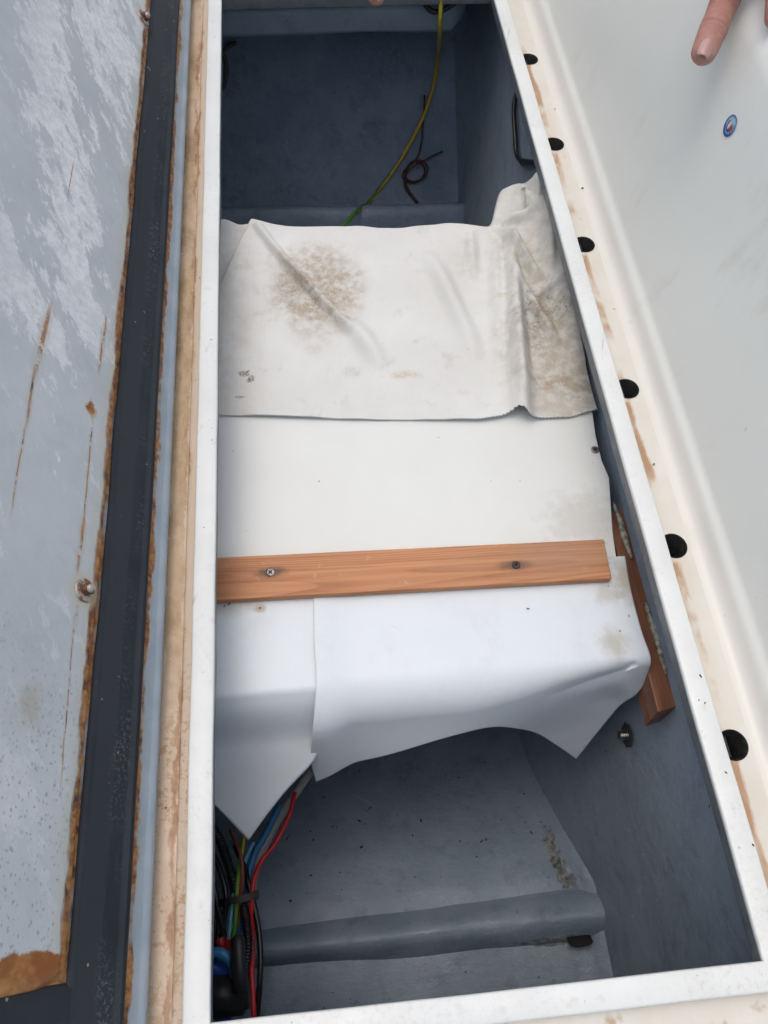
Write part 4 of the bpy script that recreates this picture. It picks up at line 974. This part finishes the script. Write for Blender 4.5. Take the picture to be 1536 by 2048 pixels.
# black terminal boot: rounded cap on a block
MAT_BOOT = simple('black boot', (0.028, 0.030, 0.033), 0.42, 0.25, 300)
boot = empty('terminal_boot', (0, 0, 0)); tag(boot, 'black rubber battery terminal boot at the near end of the cable bundle', 'terminal boot')
c0 = onz(480, 1930, -0.268)
tube('boot_cap', [onz(474, 1879, -0.262), onz(476, 1890, -0.2585), onz(478, 1930, -0.258), onz(481, 1962, -0.260), onz(484, 1982, -0.266)], lambda t: 0.0068 * min(1.0, 0.45 + 5 * t, 0.55 + 6 * (1 - t)), MAT_BOOT, boot, seg=18)
bm = bmesh.new(); cA, cB = onz(418, 1952, -0.285), onz(497, 2028, -0.285)
box_bm(bm, ((cA.x + cB.x) / 2 - 0.006, (cA.y + cB.y) / 2, -0.288), (abs(cB.x - cA.x) + 0.012, abs(cB.y - cA.y), 0.036)); bmesh.ops.bevel(bm, geom=bm.edges[:], offset=0.004, segments=3, affect='EDGES')
bm_obj('boot_body', bm, MAT_BOOT, boot, True)

# ------- far end cables
HP, HN = Vector((0, 1.095, -0.355)), Vector((0, -0.185, 0.12)).normalized()      # sloping hull side at the far end
hp = lambda x, y, off=0.005: onpl(x, y, HP + HN * off, HN)
P = [ony(883, -60, 1.015), ony(882, 0, 1.020), ony(880, 60, 1.030), hp(877, 110, 0.02), hp(867, 170), hp(850, 225), hp(822, 283), hp(791, 335), hp(765, 370), hp(738, 404, 0.006), onz(715, 421, -0.330), onz(696, 442, -0.328), onz(682, 466, -0.330), onz(672, 500, -0.37), onz(668, 540, -0.42)]
o = tube('earth_cable', P, 0.0032, C_YEL, None, mats=[C_YEL, C_GRN], stripe=1.1, seg=14)
tag(o, 'long yellow and green earth cable hanging at the far end behind the cloth', 'cable')
P = [hp(849, 190), hp(848, 226), hp(845, 260), hp(843, 285), hp(834, 316), hp(816, 333), hp(805, 350), hp(812, 362), hp(831, 365), hp(847, 352, 0.007), hp(849, 336, 0.008), hp(840, 325, 0.009), hp(824, 323, 0.009), hp(812, 340, 0.009), hp(812, 356, 0.008), hp(828, 363, 0.007), hp(848, 355, 0.008), hp(855, 338, 0.010), hp(850, 325, 0.011), hp(834, 319, 0.011)]
cord = tube('knotted_cord', P, 0.0014, C_CORD, None, seg=8)
P = [hp(885, 303), hp(862, 313), hp(845, 323, 0.010), hp(820, 337, 0.012), hp(811, 351, 0.011), hp(810, 366, 0.008), hp(818, 384), hp(835, 406, 0.004)]
tube('cord_tail', P, lambda t: 0.0013 + 0.0014 * sstep(0.55, 0.8, t), C_CORD, cord, seg=8)
tag(cord, 'thin dark brown cord tied in a loose knot on the far hull side', 'cord')
# black hose loop on the right wall and a black cable under the beam
def wp(x, y, off):
    p = onx(x, y, 0.255)
    for _ in range(5): p = onx(x, y, wall_x(p.y, p.z) - off)
    return p
P = [wp(1034, 185, 0.001), wp(1029, 205, 0.005), wp(1028, 235, 0.006), wp(1031, 280, 0.006), wp(1033, 305, 0.006), wp(1040, 320, 0.006), wp(1054, 327, 0.006), wp(1075, 327, 0.004)]
o = tube('black_hose', P, lambda t: 0.0030 + 0.0018 * sstep(0.72, 0.80, t), C_BLK, None, seg=12)
tag(o, 'black hose bent in a hook on the right wall near the far end', 'hose')
P = [ony(838, -30, 1.03), ony(847, 2, 1.03), ony(862, 21, 1.029), ony(880, 23, 1.028), ony(898, 13, 1.029), ony(914, 2, 1.03), ony(930, -20, 1.03)]
o = tube('black_hose', P, 0.0034, C_BLK, None, seg=12); tag(o, 'black hose looping down below the deck at the very top, crossing the green cable', 'hose')
P = [hp(430, 186, 0.012), hp(446, 176, 0.012), hp(453, 150, 0.012), hp(451, 120, 0.012), hp(447, 105, 0.012), hp(458, 92, 0.010), hp(472, 85, 0.008)]
o = tube('olive_cable', P, 0.0032, simple('olive sleeving', (0.075, 0.085, 0.055), 0.5), None, seg=10); tag(o, 'dim olive cable looping out behind the left rim at the far end', 'cable')

# ================================================================== fruit sticker on the side wall
sp_ = onpl(1460.5, 252, W0 + WN * 0.0004, WN)
def m_sticker():
    m = M('printed sticker', 0.3)
    r = m.n('ShaderNodeVectorMath'); r.operation = 'LENGTH'; m.t.links.new(m.co, r.inputs[0]); rr = r.outputs['Value']
    x, y = m.xyz('X'), m.xyz('Y')
    c = m.mix(m.rng(y, -0.004, 0.005), (0.020, 0.060, 0.26), (0.14, 0.33, 0.48))
    ringm = m.mul(m.band(rr, 0.0046, 0.0062, 0.0003), m.rng(m.noise(900, 2), 0.42, 0.56))
    c = m.mix(m.mul(ringm, 0.8), c, (0.55, 0.62, 0.72))
    red = m.spot((0.0022, -0.0004, 0), (0.0030, 0.0020, 1), 0.3, 0.2, 500); c = m.mix(red, c, (0.36, 0.09, 0.075))
    wh = m.spot((-0.0012, 0.0002, 0), (0.0014, 0.0030, 1), 0.4, 0.2, 600); c = m.mix(wh, c, (0.70, 0.66, 0.60))
    tp = m.spot((0.0006, 0.0042, 0), (0.0030, 0.0020, 1), 0.4, 0.4, 500); c = m.mix(m.mul(tp, 0.7), c, (0.45, 0.58, 0.63))
    c = m.mix(m.rng(rr, 0.0072, 0.0074), c, (0.012, 0.05, 0.20)); c = m.mix(m.rng(rr, 0.0079, 0.0081), c, (0.55, 0.66, 0.76))
    m.color(c); return m.m
bm = bmesh.new(); vv = [bm.verts.new((0.0083 * math.cos(2 * math.pi * k / 40), 0.0083 * math.sin(2 * math.pi * k / 40), 0.0003)) for k in range(40)]
f0 = bm.faces.new(vv); ex = bmesh.ops.extrude_face_region(bm, geom=[f0])
for v in [g for g in ex['geom'] if isinstance(g, bmesh.types.BMVert)]: v.co.z = 0.0
st = bm_obj('sticker', bm, m_sticker())
zc_ = WN; yc_ = WU; xc_ = yc_.cross(zc_)
st.matrix_world = Matrix.Translation(sp_) @ Matrix((xc_, yc_, zc_)).transposed().to_4x4()
st.scale = (1.0, 1.0, 1.0)
tag(st, 'small blue oval sticker with red and white print on the white side wall', 'sticker')

# ================================================================== the person's hands
def m_skin():
    m = M('skin', 0.5, 0.4)
    c = m.mix(m.rng(m.noise(45, 5), 0.3, 0.72), (0.44, 0.235, 0.185), (0.36, 0.165, 0.13))
    c = m.mix(m.mul(m.rng(m.noise(160, 5, 0.65), 0.5, 0.7), 0.4), c, (0.50, 0.30, 0.24))
    m.color(c); m.bump(m.noise(900, 3, 0.6), 0.0005, 0.5); m.bump(m.noise(220, 4, 0.6), 0.0010, 0.35)
    m.b.inputs['Subsurface Weight'].default_value = 0.12; m.b.inputs['Subsurface Radius'].default_value = (0.004, 0.0015, 0.001); m.b.inputs['Subsurface Scale'].default_value = 1.0
    return m.m
MAT_SKIN = m_skin(); MAT_NAIL = simple('fingernail', (0.46, 0.28, 0.26), 0.30, 0, 900, 0.06)
person = empty('person', (0, 0, 0))
def finger_bm(bm, joints, radii, creases, back, seg=22, step=0.0009):
    """tapered finger with bent joints; creases = [(0..1 along, depth)] cut into the back of the finger"""
    P = catmull(joints, 26); L = [0.0]
    for a, b in zip(P, P[1:]): L.append(L[-1] + (b - a).length)
    T = L[-1]; rows = []
    n = int(T / step); j = 0
    for i in range(n + 1):
        s = T * i / n
        while j < len(L) - 2 and L[j + 1] < s: j += 1
        c = P[j].lerp(P[j + 1], (s - L[j]) / max(1e-9, L[j + 1] - L[j])); t = (P[min(len(P) - 1, j + 1)] - P[max(0, j - 1)]).normalized()
        rows.append((s / T, c, t))
    prev = None
    for (q, c, t) in rows:
        r = interp(radii, q); d_tip = (1 - q) * T; R0 = interp(radii, 0.92)
        if d_tip < R0: r = r * math.sqrt(max(0.0004, 1 - ((R0 - d_tip) / R0) ** 2.3))
        b = (back - t * back.dot(t)).normalized(); s_ = t.cross(b); ring_ = []
        for k in range(seg):
            a = 2 * math.pi * k / seg; rr = r
            ca = math.cos(a)
            for cq, dep, wd in creases:
                arc_ = 0.35 * (math.sin(a)) ** 2 * wd * 2
                rr -= dep * math.exp(-((q - cq - arc_) / wd) ** 2) * max(0.0, ca) ** 0.6
            ring_.append(bm.verts.new(c + b * (rr * 0.90 * ca) + s_ * (rr * math.sin(a))))
        if prev:
            for k in range(seg): bm.faces.new((prev[k], prev[(k + 1) % seg], ring_[(k + 1) % seg], ring_[k]))
        else: bm.faces.new(list(reversed(ring_)))
        prev = ring_
    bm.faces.new(prev); return P, T
def nail(center, along_, back, w_, l_, parent):
    s_ = along_.cross(back).normalized()
    def fn(u, v):
        a = (u - 0.5) * 2; b = (v - 0.5) * 2
        wv = w_ * (1 - 0.12 * max(0, -b)) * math.sqrt(max(0.0, 1 - max(0, abs(b) - 0.45) ** 2 / 0.62))
        return center + s_ * (a * wv) + along_ * (b * l_) + back * (0.0016 - 0.0030 * a * a - 0.0004 * max(0, b) ** 2)
    return grid_obj('fingernail', fn, 16, 18, MAT_NAIL, parent, True, 0.0006, -1)
def hand(tip_pts, radii, back, palm_dir, palm_side, middle=None):
    """one continuous hand: pointing index, three curled fingers, thumb, palm and wrist, fused by a remesh"""
    bm = bmesh.new()
    idx = tip_pts
    P, T = finger_bm(bm, idx, radii, [(0.665, 0.0024, 0.010), (0.705, 0.0018, 0.008), (0.735, 0.0018, 0.009), (0.44, 0.0024, 0.011), (0.485, 0.0020, 0.009), (0.530, 0.0016, 0.009), (0.39, 0.0020, 0.010)], back)
    k0 = idx[0]; side = palm_side
    sp = 0.0205
    for i in range(1, 4):                                 # middle, ring, little: curled under
        b0 = k0 + side * sp * i + palm_dir * (0.004 * i)
        ln = (0.046, 0.043, 0.034)[i - 1]; fw = (idx[1] - idx[0]).normalized()
        j = [b0 + palm_dir * 0.004, b0 + fw * ln * 0.85 + back * 0.004, b0 + fw * ln * 1.05 - back * 0.018, b0 + fw * ln * 0.55 - back * 0.032]
        if i == 1 and middle: j = [b0] + middle
        finger_bm(bm, j, [(0, 0.0105 - 0.0006 * i), (1, 0.0082 - 0.0005 * i)], [], back, 18, 0.002)
    th0 = k0 + palm_dir * 0.055 - side * 0.004 - back * 0.006
    finger_bm(bm, [th0, th0 - side * 0.024 - palm_dir * 0.020 - back * 0.004, th0 - side * 0.030 - palm_dir * 0.048 - back * 0.010], [(0, 0.0150), (0.5, 0.0120), (1, 0.0098)], [], back, 18, 0.002)
    # palm and wrist
    for a_, b_, ra, rb in ((k0, k0 + palm_dir * 0.085 + side * 0.012, 0.0120, 0.0160), (k0 + side * sp, k0 + palm_dir * 0.085 + side * 0.022, 0.0125, 0.016), (k0 + side * sp * 2, k0 + palm_dir * 0.085 + side * 0.032, 0.0120, 0.016), (k0 + side * sp * 3, k0 + palm_dir * 0.085 + side * 0.042, 0.0115, 0.015),
                            (k0 + palm_dir * 0.075 + side * 0.027, k0 + palm_dir * 0.20 + side * 0.030, 0.0250, 0.0310)):
        finger_bm(bm, [a_, a_.lerp(b_, 0.5), b_], [(0, ra), (1, rb)], [], back, 18, 0.003)
    o = bm_obj('hand', bm, MAT_SKIN, person, True)
    rm = o.modifiers.new('fuse', 'REMESH'); rm.mode = 'VOXEL'; rm.voxel_size = 0.0009; rm.use_smooth_shade = True
    sm = o.modifiers.new('soften', 'SMOOTH'); sm.factor = 0.4; sm.iterations = 1
    return o, P, T
# right-hand side: index finger points down over the side wall
fd = 0.598
tipc = atd(1402, 118, fd); pip = atd(1447, 8, fd + 0.004); dip = atd(1424, 66, fd + 0.001)
mcp = atd(1490, -100, fd - 0.020)
view = (EYE - tipc).normalized()
ax = (tipc - pip).normalized(); bk = (view - ax * view.dot(ax)).normalized()
sidev = ax.cross(bk).normalized()
bk = (bk + sidev * (-0.22)).normalized(); bk = (bk - ax * bk.dot(ax)).normalized()
end = tipc + ax * 0.004
pd = (mcp - pip).normalized(); sidev = ax.cross(bk).normalized()
if sidev.x < 0: sidev = -sidev
hnd, P, T = hand([mcp, mcp.lerp(pip, 0.5) + bk * 0.001, pip + bk * 0.0012, dip + bk * 0.0002, end], [(0, 0.0128), (0.30, 0.0122), (0.42, 0.0114), (0.55, 0.0108), (0.66, 0.0112), (0.80, 0.0104), (0.92, 0.0096), (1, 0.0086)], bk, (pd + bk * 0.15).normalized(), sidev, [atd(1560, -110, fd - 0.03), atd(1556, -20, fd - 0.03), atd(1549, 58, fd - 0.026)])
nc = atd(1403, 108, fd) 
nail(tipc + bk * 0.0086 - ax * 0.0032 - sidev * 0.0012, ax, bk, 0.0058, 0.0076, hnd)
# second hand: only a fingertip reaches into the picture at the far end
t2 = atd(750, 7, 0.80); k2 = atd(762, -190, 0.82); m2 = atd(766, -110, 0.812); ax2 = (t2 - k2).normalized()
v2 = (EYE - t2).normalized(); bk2 = (v2 - ax2 * v2.dot(ax2)).normalized(); sd3 = ax2.cross(bk2).normalized()
h2, P2, T2 = hand([k2, k2.lerp(m2, 0.5), m2, m2.lerp(t2, 0.5), t2], [(0, 0.012), (0.45, 0.0106), (1, 0.0088)], bk2, (-ax2 + bk2 * 0.1).normalized(), -sd3)
nail(t2 + bk2 * 0.0085 - ax2 * 0.003, ax2, bk2, 0.0054, 0.0068, h2)
tag(person, 'bare hands of a person, one index finger pointing down over the white side wall', 'person')

# ================================================================== loose dirt lying about
bm = bmesh.new()
def crumb(p, sz):
    M_ = Matrix.Translation(p) @ Matrix.Rotation(random.uniform(0, 6.28), 4, 'Z') @ Matrix.Diagonal((sz * random.uniform(0.7, 2.2), sz * random.uniform(0.5, 1.0), sz * random.uniform(0.3, 0.7), 1))
    g_ = bmesh.ops.create_icosphere(bm, subdivisions=1, radius=1.0, matrix=M_)
    for v in g_['verts']: v.co += Vector((nz(v.co.x * 2000, v.co.y * 900), nz(v.co.y * 2000, 5), 0)) * sz * 0.4
for _ in range(150):                                                   # on the floor near the viewer
    x, y = random.uniform(-0.10, 0.235), random.uniform(-0.12, 0.17)
    if -0.055 < y < 0.02 or x > foot_x(y) - 0.01: continue
    crumb(Vector((x, y, floor_z(y) + 0.0015)), random.choice((0.0005, 0.0007, 0.0010, 0.0014)))
for px, py, z, sz in ((1056, 1217, VZ + 0.0022, 0.0010), (466, 902, BOARD_Z + 0.0003, 0.0005), (1040, 962, BOARD_Z + 0.0003, 0.0006), (982, 962, BOARD_Z + 0.0003, 0.0006), (1186, 925, BOARD_Z + 0.0003, 0.0006), (1118, 1086, BOARD_Z + 0.0003, 0.0007),
                      (1150, 1072, BOARD_Z + 0.0003, 0.0006), (1210, 1085, BOARD_Z + 0.0003, 0.0007), (1200, 1060, BOARD_Z + 0.0003, 0.0005), (520, 1216, VZ + 0.0010, 0.0012), (458, 1208, VZ + 0.0010, 0.0009), (449, 1212, VZ + 0.0010, 0.0008), (1216, 1172, VZ + 0.0012, 0.0007), (1258, 1232, VZ + 0.0012, 0.0007), (1240, 1262, VZ + 0.0012, 0.0008), (1284, 1258, VZ + 0.0012, 0.0006),
                      (1401, 1352, 0.0002, 0.0017), (1410, 1406, 0.0002, 0.0013), (1398, 1400, 0.0002, 0.0012), (1452, 1545, 0.0002, 0.0016), (1506, 1690, 0.0002, 0.0013), (422, 679, 0.0002, 0.0011), (424, 880, 0.0002, 0.0008), (397, 932, 0.0002, 0.0007), (408, 1055, 0.0002, 0.0006), (1308, 928, GUT_Z + 0.001, 0.0020), (1165, 376, GUT_Z + 0.001, 0.0019), (1110, 218, GUT_Z + 0.001, 0.0014)):
    crumb(onz(px, py, z), sz * (0.6 if z > -0.02 else 0.9))
deb = bm_obj('debris', bm, simple('dark dirt', (0.035, 0.03, 0.026), 0.9, 0, 900, 0.5))
tag(deb, 'dark crumbs of dirt scattered over floor, shelf and rim', 'debris', kind='stuff')
scn.render.film_transparent = False
scn.cycles.max_bounces = 6; scn.cycles.diffuse_bounces = 3; scn.cycles.use_adaptive_sampling = True; scn.cycles.adaptive_threshold = 0.04; scn.cycles.adaptive_min_samples = 16
scn.cycles.use_denoising = True
